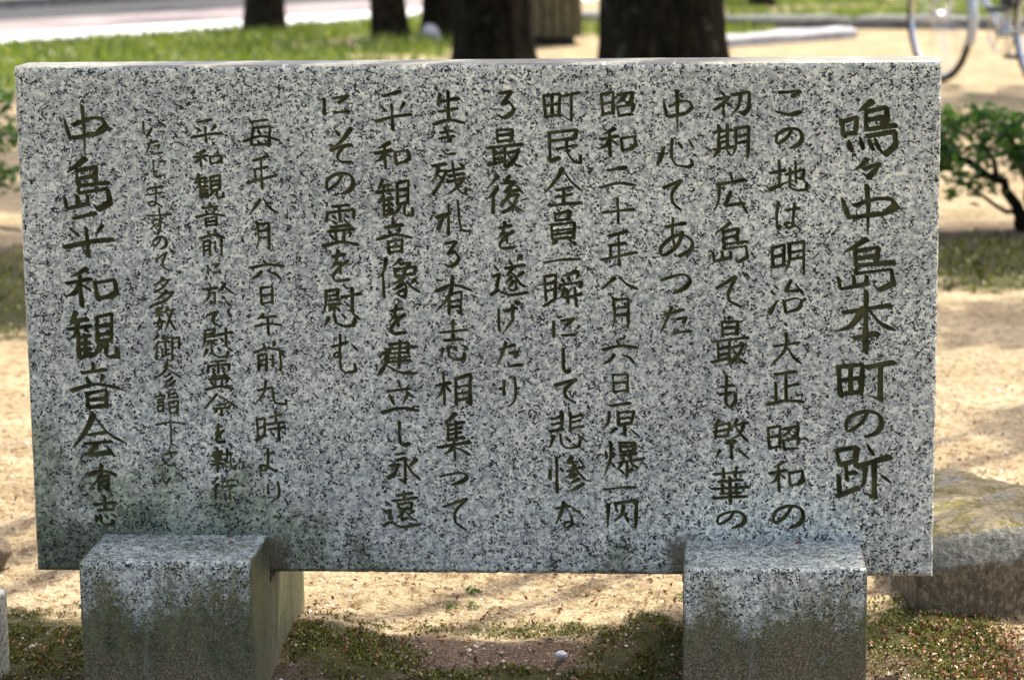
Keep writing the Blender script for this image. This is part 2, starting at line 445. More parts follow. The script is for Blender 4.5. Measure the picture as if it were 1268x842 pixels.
INSCRIPTION = [   # one entry per column, right to left: (stroke half-width mm, [(character, left, top, right, bottom) in mm on the face])
  (3.9, [("嗚",453,601,520,535),("々",470,530,504,504),("中",449,496,522,436),("島",451,431,520,367),("本",451,365,523,289),("町",452,282,522,228),("の",462,215,508,181),("跡",451,172,519,103),]),
  (2.45, [("こ",375,616,406,584),("の",373,569,406,544),("地",367,528,413,490),("は",374,477,405,444),("明",369,429,411,387),("治",368,380,409,336),("・",385,327,390,322),("大",369,313,408,272),("正",366,265,410,222),("・",390,215,394,211),("昭",366,197,408,164),("和",368,149,411,111),("の",372,93,411,63),]),
  (2.45, [("初",298,615,343,585),("期",297,573,341,533),("広",297,515,339,464),("島",296,452,340,402),("で",301,391,342,347),("・",314,335,320,329),("最",296,328,341,274),("も",305,259,326,219),("繁",297,204,342,153),("華",296,141,343,95),("の",302,85,338,63),]),
  (2.45, [("中",232,615,272,566),("心",228,556,272,521),("て",235,507,259,469),("あ",231,458,271,410),("つ",233,387,269,363),("た",231,347,271,313),]),
  (2.45, [("昭",159,616,202,584),("和",157,569,202,536),("二",158,522,202,496),("十",160,483,200,452),("年",158,442,202,398),("八",158,384,204,367),("月",171,358,194,320),("六",159,304,202,273),("日",171,261,193,238),("原",159,225,205,182),("爆",161,173,205,130),("一",161,118,202,110),("閃",162,99,203,62),]),
  (2.45, [("町",88,618,133,579),("民",90,567,133,525),("全",89,520,135,474),("員",90,467,129,425),("一",88,411,134,400),("瞬",86,391,134,347),("に",97,334,125,308),("し",108,293,118,263),("て",98,255,126,224),("悲",92,212,135,165),("惨",91,154,138,109),("な",97,95,129,61),]),
  (2.45, [("る",31,617,52,583),("最",18,569,62,522),("後",17,512,62,465),("を",29,453,51,420),("遂",20,411,66,359),("げ",28,355,56,312),("た",25,302,58,270),("り",34,256,51,216),]),
  (2.45, [("生",-49,616,-11,575),("き",-44,571,-21,538),("残",-52,529,-9,488),("れ",-47,480,-5,438),("る",-39,430,-19,397),("有",-50,385,-6,337),("志",-47,328,-9,279),("相",-51,262,-7,221),("集",-50,209,-9,151),("つ",-47,133,-13,117),("て",-45,101,-14,59),]),
  (2.45, [("平",-121,616,-76,569),("和",-123,553,-79,521),("観",-122,507,-77,461),("音",-122,457,-79,414),("像",-122,407,-70,358),("を",-110,349,-87,312),("建",-123,303,-74,260),("立",-121,252,-75,207),("し",-102,199,-87,168),("永",-115,160,-73,119),("遠",-122,109,-75,61),]),
  (2.45, [("に",-186,614,-153,589),("そ",-178,571,-149,529),("の",-185,516,-150,489),("霊",-190,475,-147,423),("を",-182,418,-158,380),("慰",-193,369,-145,321),("む",-185,311,-151,263),]),
  (2.05, [("毎",-287,584,-243,548),("年",-284,538,-247,496),("八",-283,484,-246,463),("月",-275,454,-257,420),("六",-284,406,-242,381),("日",-272,372,-255,350),("午",-280,337,-246,311),("前",-282,301,-244,264),("九",-284,251,-243,219),("時",-283,212,-246,174),("よ",-279,163,-258,134),("り",-270,119,-254,93),]),
  (1.85, [("平",-352,583,-315,555),("和",-352,544,-316,524),("観",-351,514,-315,485),("音",-350,478,-314,449),("前",-346,444,-316,412),("に",-338,403,-322,389),("於",-345,377,-307,348),("て",-341,341,-326,323),("慰",-348,318,-309,282),("霊",-346,277,-311,239),("祭",-348,234,-305,206),("を",-336,195,-323,171),("執",-341,164,-311,133),("行",-342,125,-312,97),]),
  (1.5, [("い",-415,583,-384,562),("た",-412,559,-390,540),("し",-404,532,-394,511),("ま",-413,503,-389,474),("す",-412,472,-382,439),("の",-407,436,-389,420),("で",-404,420,-380,393),("多",-410,383,-382,348),("数",-409,346,-381,315),("御",-411,310,-377,279),("参",-412,274,-375,242),("詣",-410,237,-380,208),("下",-411,199,-374,169),("さ",-404,160,-384,141),("い",-407,133,-378,116),]),
  (3.5, [("中",-519,601,-460,538),("島",-518,534,-459,470),("平",-520,466,-458,411),("和",-521,396,-455,347),("観",-520,339,-457,281),("音",-519,273,-457,215),("会",-520,207,-450,153),("有",-502,141,-467,107),("志",-497,100,-467,62),]),
]

# ------------------------------------------------------------------ ground: one sheet to the horizon
def axis(segments):
    out = [segments[0][0]]
    for a, b, n in segments: out += list(np.linspace(a, b, n + 1)[1:])
    return np.array(out)
gx = axis([(-300, -40, 14), (-40, -8, 24), (-8, -2, 40), (-2, -.95, 30), (-.95, 1.15, 300), (1.15, 3, 50), (3, 8, 34), (8, 40, 24), (40, 300, 14)])
gy = axis([(-120, -20, 10), (-20, -4, 20), (-4, -.3, 40), (-.3, .75, 190), (.75, 3, 110), (3, 8, 90), (8, 24, 130), (24, 60, 20), (60, 300, 12)])
# the paved strips far behind run parallel to this line and bend away to the right
def edge_y(x):
    x = np.asarray(x, float)
    return 17.93 + 1.15 * x + 1.6 * np.maximum(0, x + 1.3) ** 1.5
def strip_t(x, y): return y - edge_y(x)              # distance past the near edge of the white kerb
def ground_h(x, y):
    x = np.asarray(x, float); y = np.asarray(y, float)
    near = np.exp(-(np.maximum(0, np.abs(x - .1) - 1.4) ** 2 + np.maximum(0, np.abs(y - .6) - 1.4) ** 2) / 1.5)
    h = (fbm(x * 3.1, y * 3.1, 4, 2) - .5) * .030 * near + (fbm(x * 14, y * 14, 4, 21) - .5) * .016 * near
    h += (fbm(x * 60, y * 60, 3, 31) - .5) * .009 * near
    h += (fbm(x * .6, y * .6, 4, 41) - .5) * .05 * (1 - near) * sstep(13, 8, y)
    h -= .10 * sstep(.05, .6, strip_t(x, y))
    # earth banked against the blocks and the mossy rise under the slab's right end
    h += .030 * np.exp(-((x + .25) ** 2 / .007 + (y - .16) ** 2 / .03))
    h += .022 * np.exp(-((x - .58) ** 2 / .010 + (y - .28) ** 2 / .03))
    h += .022 * np.exp(-((x - .24) ** 2 / .006 + (y - .22) ** 2 / .03))
    h += .020 * np.exp(-((x - .52) ** 2 / .004 + (y - .00) ** 2 / .012))
    return h
GXX, GYY = np.meshgrid(gx, gy)
GH = ground_h(GXX, GYY)
gi = np.arange(GXX.size).reshape(GXX.shape)
gq = np.stack([gi[:-1, :-1], gi[:-1, 1:], gi[1:, 1:], gi[1:, :-1]], -1).reshape(-1, 4)
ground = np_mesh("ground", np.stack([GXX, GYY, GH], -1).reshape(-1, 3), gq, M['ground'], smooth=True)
tag(ground, kind="structure")
def ell(x, y, cx, cy, rx, ry):
    return np.clip(1.35 - np.hypot((x - cx) / rx, (y - cy) / ry), 0, 1)
def moss_f(x, y):
    m = ell(x, y, -.70, .14, .25, .24)
    m = np.maximum(m, ell(x, y, .60, .20, .12, .22))
    m = np.maximum(m, ell(x, y, -.20, .10, .12, .12))
    m = np.maximum(m, ell(x, y, .10, .04, .22, .06))
    m = np.maximum(m, ell(x, y, .21, .14, .09, .14))
    m = np.maximum(m, 1.0 * ell(x, y, 1.15, 3.72, .75, .62))  # moss by both shrubs, strengthened to paint in their shade
    m = np.maximum(m, 1.0 * ell(x, y, -1.65, 3.15, .80, .85))
    m = np.maximum(m, .46 * ell(x, y, .05, .25, .40, .05))
    return m * (.45 + 1.1 * fbm(x * 11, y * 11, 4, 91))
def soil_shade_f(x, y):
    s = sstep(.26, .15, y) * .95 * sstep(-.8, -.5, y)  # soil that also paints the shade under and before the slab
    s = np.maximum(s, 1.0 * ell(x, y, 1.15, 3.95, .75, .75))  # dark soil by both shrubs, their shade painted in as well
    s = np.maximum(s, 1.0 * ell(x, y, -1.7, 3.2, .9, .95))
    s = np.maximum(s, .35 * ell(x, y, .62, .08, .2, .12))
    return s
def grass_f(x, y):
    t = strip_t(x, y)
    band = sstep(9.2, 9.9, y + (fbm(x * 1.2, y * 1.2, 3, 77) - .5) * 1.2) * sstep(.02, -.1, t) * sstep(-.9, -1.5, x)
    patch = sstep(.34, .46, fbm(x * .9, y * .9, 3, 61) + .34 * sstep(-1.4, -3.4, x) )
    far_r = sstep(14.6, 15.2, y - .0 * x) * sstep(.0, .4, x) * sstep(.36, .46, fbm(x * .5, y * .9, 3, 88) + .12 * sstep(16, 18, y))
    near_bin = np.maximum(ell(x, y, .1, 14.2, .7, 1.0), .9 * ell(x, y, .7, 13.6, .8, .55))
    return np.clip(np.maximum(np.maximum(band * patch, far_r), near_bin), 0, 1)
for nm, fn in (("moss", moss_f), ("soil", soil_shade_f), ("grass", grass_f)):
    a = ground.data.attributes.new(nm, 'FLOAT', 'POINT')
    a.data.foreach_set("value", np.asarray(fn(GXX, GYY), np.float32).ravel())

# paved path, road and kerb: parallel strips rising away to the right
def strip(name, t0, t1, z, mat, thick=0.0):
    mb = MB(); n = 90
    xs = np.linspace(-26, 3, n + 1)
    vs = []; fs = []
    for x in xs:
        for t in (t0, t1): vs.append((x, float(edge_y(x)) + t, z))
    for i in range(n): fs.append((i * 2, i * 2 + 2, i * 2 + 3, i * 2 + 1))
    if thick:
        k = len(vs)
        vs += [(p, q, c - thick) for p, q, c in vs]
        for i in range(n):
            fs.append((k + i * 2, k + i * 2 + 2, i * 2 + 2, i * 2))
            fs.append((i * 2 + 1, i * 2 + 3, k + i * 2 + 3, k + i * 2 + 1))
    mb.add(vs, fs)
    o = mb.build(name, mat); tag(o, kind="structure"); return o
strip("kerb", 0.0, 1.15, .016, M['concrete'], thick=.14)
strip("path", 1.15, 3.4, .011, M['path'])
strip("road", 3.4, 6.0, .007, M['asphalt'])
strip("verge_kerb", 6.0, 6.15, .08, M['kerb'], thick=.14)
strip("lawn", 6.15, 60.0, .06, simple("lawn", (.07, .12, .016), .95, (.17, .23, .04), 3))

# brush strokes of each character on a 100 x 100 grid (xxyy per point, y downwards); the leading letter is the
# way the brush is pressed: t thins out, n swells then thins, d dot, h hook, k swells at the turn, ~ always smooth
GLYPH = {
'嗚': "0036 0565/0638 3030 2658/0660 2658/t5600 4410 3218/4514 4652/4618 8210 8230 7442/5034 7830/4654 9846/4864 9855 9982 8098 7088/d1672 1890/d3668 4088/d5270 5888/d6470 7088",
'々': "t4500 2532 0052/3548 9220 7555 5090/d3066 6294",
'中': "d1026 2064/k2838 6525 9025 9940 7458/2664 7256/t5000 5245 5299",
'島': "t5000 3014 1026/3018 3252/3222 7214 6842/3438 6633/3252 9846/3450 3266/k3266 9458 9885 7299 6590/0274 0696 5286/2872 3090/5272 5286",
'本': "1034 9022/5000 5099/t4628 2555 0065/n5430 7552 9962/3076 7068",
'町': "0222 0688/0420 4514 4284/2418 2478/0652 4246/0886 4080/5022 9910/h7618 7699 5888",
'の': "~k6202 4545 1276 0460 1228 5004 8812 9950 8582 5599",
'跡': "0212 0838/0412 4006 3632/0838 3430/2040 2266/2454 3852/0658 0892/0496 4280/d5800 6818/3840 9922/t5442 5270 4484/h7034 7299 5892/d8356 9868",
'こ': "0812 9006 6028/k0084 5096 9884",
'地': "0238 4028/2500 2785/t0092 2478 4866/4244 9028 8660 7656/6802 7070/5224 5286 7294 9692 9670",
'は': "1200 0450 1099 1888/4030 9522/~7505 7070 6890 4896 4082 6078 9698",
'明': "0222 0678/0222 3812 3672/0448 3442/0078 4070/t5210 5262 4092/h5210 9602 9699 8488/5634 9228/5654 9248",
'治': "d1216 2224/d0232 1240/t0094 1274 2458/6200 4632 9228/d7612 9840/k4460 7652 9658 8680 5292/4260 4892",
'・': "d4050 5560",
'大': "1040 9028/t5000 4550 0099/n5242 7575 9992",
'正': "2010 7800/5010 5288/5246 8538/2235 2490/0099 5088 9990",
'昭': "0215 0695/0215 3606 3588/0650 3444/0690 3684/4818 9006 8640 7448/t6814 5835 4252/4662 5298/k4662 9452 8880/5296 8890",
'和': "t4200 2514 1022/0240 5028/2818 3099/t2840 1862 0074/d3242 4656/5838 6282/k5838 9630 9962 8278/6280 8874",
'初': "d1802 2816/0436 4224 2552 0078/2648 2699/d3450 4462/5020 9608 9570 8099 7290/t7214 6664 4699",
'期': "0222 5216/1602 1672/4000 4070/1838 3834/1854 3850/0276 5866/t1680 0299/d3878 4692/t6212 6270 5296/h6210 9804 9699 8690/6536 9430/6556 9450",
'広': "d5000 5518/1230 9518/t1832 1670 0099/5248 3582 9076/d7462 9999",
'で': "0248 6015 3860 4084 7299/d8002 8612/d9206 9816",
'て': "0430 9804 5045 5078 9099",
'最': "2802 3034/2802 7200 6830/3016 6814/3032 6628/0048 9938/1850 2092/4848 4899/2064 4660/2078 4676/0094 5284/5662 8854 7280 5299/n5866 7690 9999",
'も': "~4500 4450 4488 7099 9880 9660/2036 8530/0460 7654",
'繁': "t1804 1016 0224/0818 4810 4238/0434 5226/1222 0846 4242/t6800 6014 5024/6216 9808/t8814 7440 5052/n6420 8040 9958/3862 6456/h5056 5299 4294/t2278 1096/d7276 9899/4254 5668",
'華': "0620 9012/3002 3228/6600 6226/1840 8034/0260 9954/3046 3072/6644 6472/2474 7470/4828 5099/0486 9480",
'心': "d2226 1262 0288/4200 4060 5292 8899 9890 9574/d6012 6830/d8804 9930",
'あ': "2022 7812/4000 3840 4676/~7036 5570 2094 0492 0674 3850 7044 9858 9582 6099",
'つ': "~k0030 4508 8002 9930 8070 4099",
'た': "1632 7212/t3804 2252 0299/5446 8438 7460/k4684 4898 9990",
'二': "k2018 7402/k0099 5078 9988",
'十': "0058 9945/4800 5099",
'年': "2216 7402/2442 7034/0082 9960/2644 2872/5012 5299",
'八': "t3808 2050 0099/n5000 7055 9990",
'月': "t1000 1860 0599/h1008 9004 8899 6890/2034 8030/2060 8056",
'六': "d4200 5020/0240 5024 9930/t3458 2280 0099/n5860 8074 9296",
'日': "0606 1099/0606 9000 8899/1252 8446/1296 8690",
'原': "2010 7402/t1830 1460 0082/4228 4468/4232 8626 7664/4450 7446/4468 7462/h5866 6099 4892/t3878 2092/d7880 9899",
'爆': "d0425 0645/t1800 1845 0099/t2834 2048/d2060 2872/4402 4628/4402 8800 8426/4814 8412/4628 8424/4440 8834/5430 5456/7430 7456/3860 9850/t5058 4272 3678/n7458 8468 9876/h6460 6499 5492/d4280 5290/d8078 7088",
'一': "k0078 5045 9940",
'閃': "t0820 0699/h3214 9602 9299 7892/3018 3440/t5622 5050 2876/n4842 6260 7080",
'民': "1208 9000 8424/1630 7824/1208 1492 4080/3054 9042/6024 6262 8092 9994 9974",
'全': "t4800 3030 0065/n5006 7035 9960/3058 7250/2878 7070/5054 5092/1099 9592",
'員': "2810 3028/2810 7600 7022/3028 7424/1642 2085/1642 9034 8680/2058 8252/2070 8264/2084 8478/t3288 1899/n7084 9499",
'瞬': "0214 0684/0214 3208 3076/0636 3030/0656 3050/0099 3476/t8800 6508 4814/d4820 5230/d6416 6626/t9010 8422/4240 4050/4438 9930 9444/t5448 4870 4078/4860 6456/6050 6288/5476 9964/8046 8499",
'に': "0526 0499/4022 9808 6044/4292 9988",
'し': "~2000 2060 3090 6099 9990",
'悲': "t3602 3440 2058/0620 3414/0634 3430/0052 3844/6000 6052/6214 9406/6428 9022/6444 9938/t1266 0099/3060 3486 5098 8494 8876/d4868 5880/d8060 9974",
'惨': "2000 2099/0240 0264/d3032 3640/t6200 5018 8212/d7804 8820/4640 9226/t6824 5650 4060/n6832 8250 9966/t7050 6258 5462/t8062 6074 5078/t9076 7090 4899",
'な': "0824 6214/t3800 2445 0482/d7222 9938/~6448 6880 5095 3892 4078 6474 8890",
'る': "1412 8404 2852 7042 9866 8086 4099 1092",
'後': "t3204 2016 0830/t2834 1650 0062/1650 1499/6202 4822 7018/7618 4846 8640/d8228 9848/t6240 5460 3482/5456 8450 6684 4099/n5260 7484 9996",
'を': "1422 7812/t4400 2840 0062/2246 5040 5272/~9034 4258 1484 3099 9594",
'遂': "d5010 5622/t8200 7014/4030 9222/t6824 5040 4050/~5240 6650 6680 5082/t5850 4068/t6260 4480/t8840 7052/n7052 8068 9676/d1024 2036/0650 2444 1676/0096 2084 5096 9990",
'げ': "0428 0470 0890/3234 8424/t6614 6858 2099/d8002 8612/d9204 9812",
'り': "0810 0455 1048/t8400 9240 8075 2099",
'生': "t2408 1436/2430 8420/5000 5088/2060 8050/0099 5086 9994",
'き': "1818 8210/1040 9030/4200 6850/t7040 5055/2484 5299 9096",
'残': "0212 4206/t2010 1440 0058/1430 4226 3055 0299/d1840 3052/4828 9020/4844 9236/4462 9450/6000 6650 7886 9699 9980/t9054 7080 4698/d8208 9018",
'れ': "0050 2440 0484/3610 3499/t3440 2452/6400 6860 7488 9990",
'有': "0240 5024 9936/t5000 4050 0094/3850 3899/3848 7440 7099 6090/4066 6862/4080 6878",
'志': "0430 9422/4800 5046/2050 7846/t1472 0890/3066 3290 5299 8098 8484/d5064 5874/d8062 9672",
'相': "0040 4030/2200 2499/t2240 1464 0080/d2840 4058/5620 5699/5620 9806 9699 8892/5844 9438/5866 9460/5886 8880",
'集': "t5400 3414 2022/3020 3258/3026 8018/3036 7230/3046 7240/3058 8052/5616 5658/0074 9962/5060 5299/t4874 3484 2090/n5474 7480 9990",
'平': "2212 6800/d1436 3050/t8028 6650/0078 5066 9960/4634 4899",
'観': "t1800 1020 0430/0820 4014/0036 4828/t2018 1648 0062/2042 2099/d3634 3840/2056 4450/2070 4466/2084 4480/2098 5090/3450 3494/5812 5868/5810 9002 8664/5830 8626/5848 8644/5866 8662/t6668 5884 4499/7866 7690 8298 9996 9978",
'音': "4800 4818/2422 7414/d3430 3846/t6626 6042/0060 5046 9954/3266 3499/3266 7258 7096/3680 6876/3696 6892",
'像': "t2000 1430 0050/1238 1499/t5600 4412 3220/5412 7808 6824/4028 4244/4028 9220 8838/4244 8638/6424 6244/t6246 4858 3466/5248 6870 6499 5092/t5864 4674 3478/t6478 5084 4090/t9052 7864/n7062 8474 9984",
'建': "2812 7606 7438/1826 9818/3038 7634/2852 8046/5600 5276/2464 8258/1038 2830 1458/2454 1672 0099/n0864 3482 6094 9994",
'立': "d4800 5218/1830 8022/d2440 3466/t7434 5870/0092 5078 9984",
'永': "2808 5404/2828 5420 5299 4090/0846 3440 2070 0084/t8824 6646/n5840 7466 9990",
'遠': "3814 8006/5800 5626/2828 9418/4236 4650/4236 7832 7448/4650 7248/t5850 4668 3876/5064 5082 6674/t8254 7064/n6660 8074 9078/d0830 2040/0458 2052 1676/0096 2086 5098 9990",
'そ': "d2808 3620/t9000 5036 0064/0064 5052 9048/~6050 3078 4096 9099",
'霊': "2804 7600/1420 1038/1418 9010 8830/5004 5040/d2826 3632/d2836 3844/d6422 7228/d6434 7242/2454 7848/1664 8858/3666 3888/6260 6086/d2070 2880/t8066 7678/0099 5088 9994",
'慰': "1006 4200 3818/1020 3816/t1006 0840 0068/1630 4426/1442 4838/h3042 3064/t2248 1660/d3848 4256/5022 9912/h7800 7860 6456/d6034 6844/t1674 0499/3068 3490 5699 8096 8480/d5066 5876/d8064 9678",
'む': "0832 6420/~3800 3640 3058 1460 1850 3848 3680 5099 9096 9078/d8026 9840",
'毎': "d2004 2618/3010 6804/2832 2090/2832 7626 7094/0078 5060 9974/d4440 4652/d4076 4688/2690 7486",
'午': "t3400 2218 1026/3018 7608/0060 5046 9954/4820 5099",
'前': "d3004 3818/t6800 6016/0034 5020 9930/1448 1499/1446 4240 4098/1664 4060/1680 4076/6244 6280/h8836 8899 7490",
'九': "t4000 3050 0099/1438 5826 6276 7490 9992 9976",
'時': "0430 0890/0430 3224 3080/0858 3052/0099 3280/5020 9010/7000 7236/4044 9936/4262 9954/h8040 8099 6890/d5470 6282",
'よ': "5224 8816/~5200 5060 4090 1096 0480 3074 9499",
'於': "d2000 2612/0028 4820/t2226 1864 0090/2246 4040 3890 2480/t7404 6424 5040/n7012 8430 9946/d6458 7066/d7476 9099",
'祭': "t4000 2430 0070/n4206 6830 9966/3652 6446/2868 7262/h5066 5099 4294/t3676 2888/d6476 7488",
'執': "0820 4414/2600 2646/0034 4826/d1438 1846/t3836 3446/0058 4650/0272 4866/2648 2499/5228 8220 8060 8886 9990 9976/t6604 6450 5080/d5646 6860",
'行': "t2800 1418 0626/t2830 1446 0056/1648 1499/4818 9210/4242 9936/h7640 7699 6290",
'い': "0610 0870 2096 4050/d6606 9540",
'ま': "1024 9012/1448 8638/~5200 5260 4690 2096 1484 4078 8099",
'す': "0030 9924/~5000 5050 3868 2054 3842 5254 5080 3899",
'多': "t5600 3416 1028/4610 8006 5034 1252/d4220 5230/t6644 4462 1080/5656 9650 6280 0099/d4668 6080",
'数': "d1006 1614/t3802 3012/0024 4418/2400 2640/t2224 0840/d2826 4236/t2844 1670 3890/t4056 2688 0499/0066 4858/t6600 5814 4824/6014 9608/t8612 7050 4899/n5820 7660 9999",
'御': "t2000 1014 0022/t2226 1044 0056/1248 1099/t4004 3216/3616 5810/3030 6024/4618 4680/4862 5858/3254 3488/2890 6076/7018 7099/h7016 9810 9656 8450",
'参': "t5002 3816 6210/d5806 6616/n4822 7240 9960/t4622 2846 0066/t5840 4652 3456/t6456 5070 3074/t7470 5490 3099",
'詣': "d1600 2210/0222 3616/0838 3032/0650 3046/0664 0890/0664 3260 2888/0888 2884/t8606 6014 5202/5202 5226 9024 9014/5448 5899/5448 9440 8896/6070 8866/6092 8690",
'下': "0018 5006 9912/5012 5099/d5434 7250",
'さ': "1424 8810/4200 6048/0872 3096 8094",
'会': "t4000 2440 0080/n4204 6644 9970/3050 6044/2270 7264/4468 2898 6690/d6276 7499",
}

def brush_path(code):
    kind = code[0] if code[0] in "tndhk~" else ""
    smooth = False
    if code[0] == '~': smooth = True; code = code[1:]
    if code[0] in "tndhk": kind = code[0]; code = code[1:]
    P = np.array([(int(t[:2]), int(t[2:])) for t in code.split()], float) / 99.0
    return kind, smooth, P

def sample_path(P, smooth):
    """Catmull-Rom through the points, breaking at sharp corners"""
    n = len(P)
    if n == 2: return np.linspace(P[0], P[1], 24)
    corner = [False] * n
    if not smooth:
        for i in range(1, n - 1):
            a = P[i] - P[i - 1]; b = P[i + 1] - P[i]
            cs = a @ b / (np.linalg.norm(a) * np.linalg.norm(b) + 1e-9)
            corner[i] = cs < math.cos(rad(52))
    out = []
    for i in range(n - 1):
        p1, p2 = P[i], P[i + 1]
        p0 = P[i - 1] if i > 0 and not corner[i] else 2 * p1 - p2
        p3 = P[i + 2] if i + 2 < n and not corner[i + 1] else 2 * p2 - p1
        t = np.linspace(0, 1, 16)[:, None]
        out.append(.5 * (2 * p1 + (p2 - p0) * t + (2 * p0 - 5 * p1 + 4 * p2 - p3) * t ** 2 + (3 * p1 - p0 - 3 * p2 + p3) * t ** 3))
    return np.concatenate(out)

def pressure(kind, u):
    if kind == 't': return np.interp(u, [0, .12, .5, 1], [1.12, 1.08, .85, .22])
    if kind == 'n': return np.interp(u, [0, .25, .72, .85, 1], [.55, .75, 1.3, 1.15, .3])
    if kind == 'd': return np.interp(u, [0, .55, .8, 1], [.55, 1.2, 1.15, .8])
    if kind == 'h': return np.interp(u, [0, .08, .4, .75, 1], [1.15, 1.0, .9, 1.08, .22])
    if kind == 'k': return np.interp(u, [0, .1, .4, .72, .88, 1], [.8, .75, .7, 1.25, 1.1, .5])
    return np.interp(u, [0, .08, .45, .85, 1], [.92, .95, .80, 1.08, 1.0])

# ------------------------------------------------------------------ the monument
SW, SH, ST, ZB = 1.15, 0.650, 0.085, 0.155      # slab width, height, thickness, height of its lower edge
monument = empty("stone_monument", (0, 0, ZB))
tag(monument, "large upright pale grey granite slab carved with columns of dark Japanese writing", "monument")

def build_slab():
    bev = 0.0060
    d = 0.0008
    nx = int((SW - 2 * bev) / d); nz = int((SH - 2 * bev) / d)
    nx -= nx % 16; nz -= nz % 16
    xs = np.linspace(-SW / 2 + bev, SW / 2 - bev, nx + 1)
    zs = np.linspace(bev, SH - bev, nz + 1)
    sdf = np.full((nz + 1, nx + 1), 9.0, np.float32)         # mm
    who = np.full((nz + 1, nx + 1), -1, np.int8)
    r2 = np.random.default_rng(3)
    ca, sa = math.cos(rad(38)), math.sin(rad(38))
    for ci, (radius, chars) in enumerate(INSCRIPTION):
        for ch, x0, t, x1, b in chars:
            big = max(x1 - x0, t - b)
            rr = min(radius, .085 * big) if big > 8 else radius
            for code in GLYPH[ch].split('/'):
                kind, smooth, P = brush_path(code.strip())
                S = sample_path(P, smooth)
                S = S + r2.normal(size=2) * .006
                X = x0 + S[:, 0] * (x1 - x0); Zz = t + S[:, 1] * (b - t)
                nib = .38 + .20 * min(1, max(0, (2.7 - rr) / 1.0))      # small writing is cut with a rounder point
                seg = np.hypot(np.diff(X), np.diff(Zz)); L = np.concatenate([[0], np.cumsum(seg)])
                m = max(6, int(L[-1] / (rr * .22)))
                u = np.linspace(0, 1, m)
                X = np.interp(u * L[-1], L, X); Zz = np.interp(u * L[-1], L, Zz)
                R = rr * pressure(kind, u) * r2.uniform(.78, 1.16)
                # thin chisel wobble
                R = R * (1 + .07 * np.sin(u * r2.uniform(5, 11) + r2.uniform(0, 6)))
                pad = rr * 1.6
                i0 = np.searchsorted(xs, (X.min() - pad) / 1000); i1 = np.searchsorted(xs, (X.max() + pad) / 1000)
                j0 = np.searchsorted(zs, (Zz.min() - pad) / 1000); j1 = np.searchsorted(zs, (Zz.max() + pad) / 1000)
                gx = xs[i0:i1] * 1000; gz = zs[j0:j1] * 1000
                best = np.full((len(gz), len(gx)), 9.0)
                for px, pz, pr in zip(X, Zz, R):
                    dx = gx[None, :] - px; dz = gz[:, None] - pz
                    a = dx * ca - dz * sa                        # long axis of the brush tip runs down to the right
                    c = dx * sa + dz * ca
                    best = np.minimum(best, np.hypot(a, c / nib) - pr)
                sub = sdf[j0:j1, i0:i1]
                upd = best < sub
                who[j0:j1, i0:i1][upd & (best < 0)] = ci
                sdf[j0:j1, i0:i1] = np.minimum(sub, best)
    GX, GZ = np.meshgrid(xs, zs)
    depth = np.where(sdf < 0, np.minimum(5.5, -sdf * 2.6), 0) / 1000
    depth += np.where(sdf < 0, (fbm(GX * 400, GZ * 400, 2, 5) - .5) * .0006 * np.clip(-sdf, 0, 1), 0)
    V = np.stack([GX, depth, GZ], -1).reshape(-1, 3)
    idx = np.arange((nz + 1) * (nx + 1)).reshape(nz + 1, nx + 1)
    Q = np.stack([idx[:-1, :-1], idx[:-1, 1:], idx[1:, 1:], idx[1:, :-1]], -1)
    w = who[:-1, :-1]; w = np.maximum(np.maximum(w, who[:-1, 1:]), np.maximum(who[1:, 1:], who[1:, :-1]))
    # plain 16 x 16 patches without carving become one face each
    k = 16
    wb = w.reshape(nz // k, k, nx // k, k).max(axis=(1, 3))
    plain = np.repeat(np.repeat(wb < 0, k, 0), k, 1)
    big = np.stack([idx[:-1:k, :-1:k], idx[:-1:k, k::k], idx[k::k, k::k], idx[k::k, :-1:k]], -1)[wb < 0]
    face = np.concatenate([Q[(w < 0) & ~plain].reshape(-1, 4), big.reshape(-1, 4)])
    def compact(F):
        u, inv = np.unique(F, return_inverse=True)
        return V[u], inv.reshape(F.shape)
    # body: carved front + worn arrises + sides + back
    v, f = compact(face)
    hx = SW / 2
    m = 320
    def ring(inset, y, seed):
        pts = []
        for a, b_ in (((-1, 0), (1, 0)), ((1, 0), (1, 1)), ((1, 1), (-1, 1)), ((-1, 1), (-1, 0))):
            for t in np.linspace(0, 1, m, endpoint=False):
                sx = a[0] + (b_[0] - a[0]) * t; sz = a[1] + (b_[1] - a[1]) * t
                pts.append((sx * (hx - inset), y, inset + sz * (SH - 2 * inset)))
        return np.array(pts)
    rings = [ring(bev, 0, 0), ring(bev * .35, bev * .32, 1), ring(0, bev, 2), ring(0, ST - bev, 3), ring(bev, ST, 4)]
    wear = np.maximum(0, fbm(np.arange(4 * m) * .12, np.zeros(4 * m), 3, 9) - .45) * .0014 + np.maximum(0, fbm(np.arange(4 * m) * .37, np.ones(4 * m) * 7, 2, 19) - .78) * .013
    cen = np.array([0, ST / 2, SH / 2])
    for q in (1, 2):
        dirv = cen - rings[q]; dirv[:, 1] = 0; dirv /= np.abs(dirv).max(axis=1)[:, None]
        side = np.abs(dirv)
        rings[q] = rings[q] + np.sign(dirv) * (side > .98) * np.clip(wear, 0, 1)[:, None]
    off = len(v); allv = [v]; fs = [f]
    base = off
    for q in range(5):
        allv.append(rings[q])
    nn = 4 * m
    a = np.arange(nn); b2 = (a + 1) % nn
    for q in range(4):
        o0 = base + q * nn; o1 = o0 + nn
        fs.append(np.stack([o0 + a, o0 + b2, o1 + b2, o1 + a], 1)[:, ::-1])
    vv = np.concatenate(allv)
    c4 = base + 4 * nn + np.array([0, m, 2 * m, 3 * m])
    fs.append(np.array([[c4[1], c4[0], c4[3], c4[2]]]))
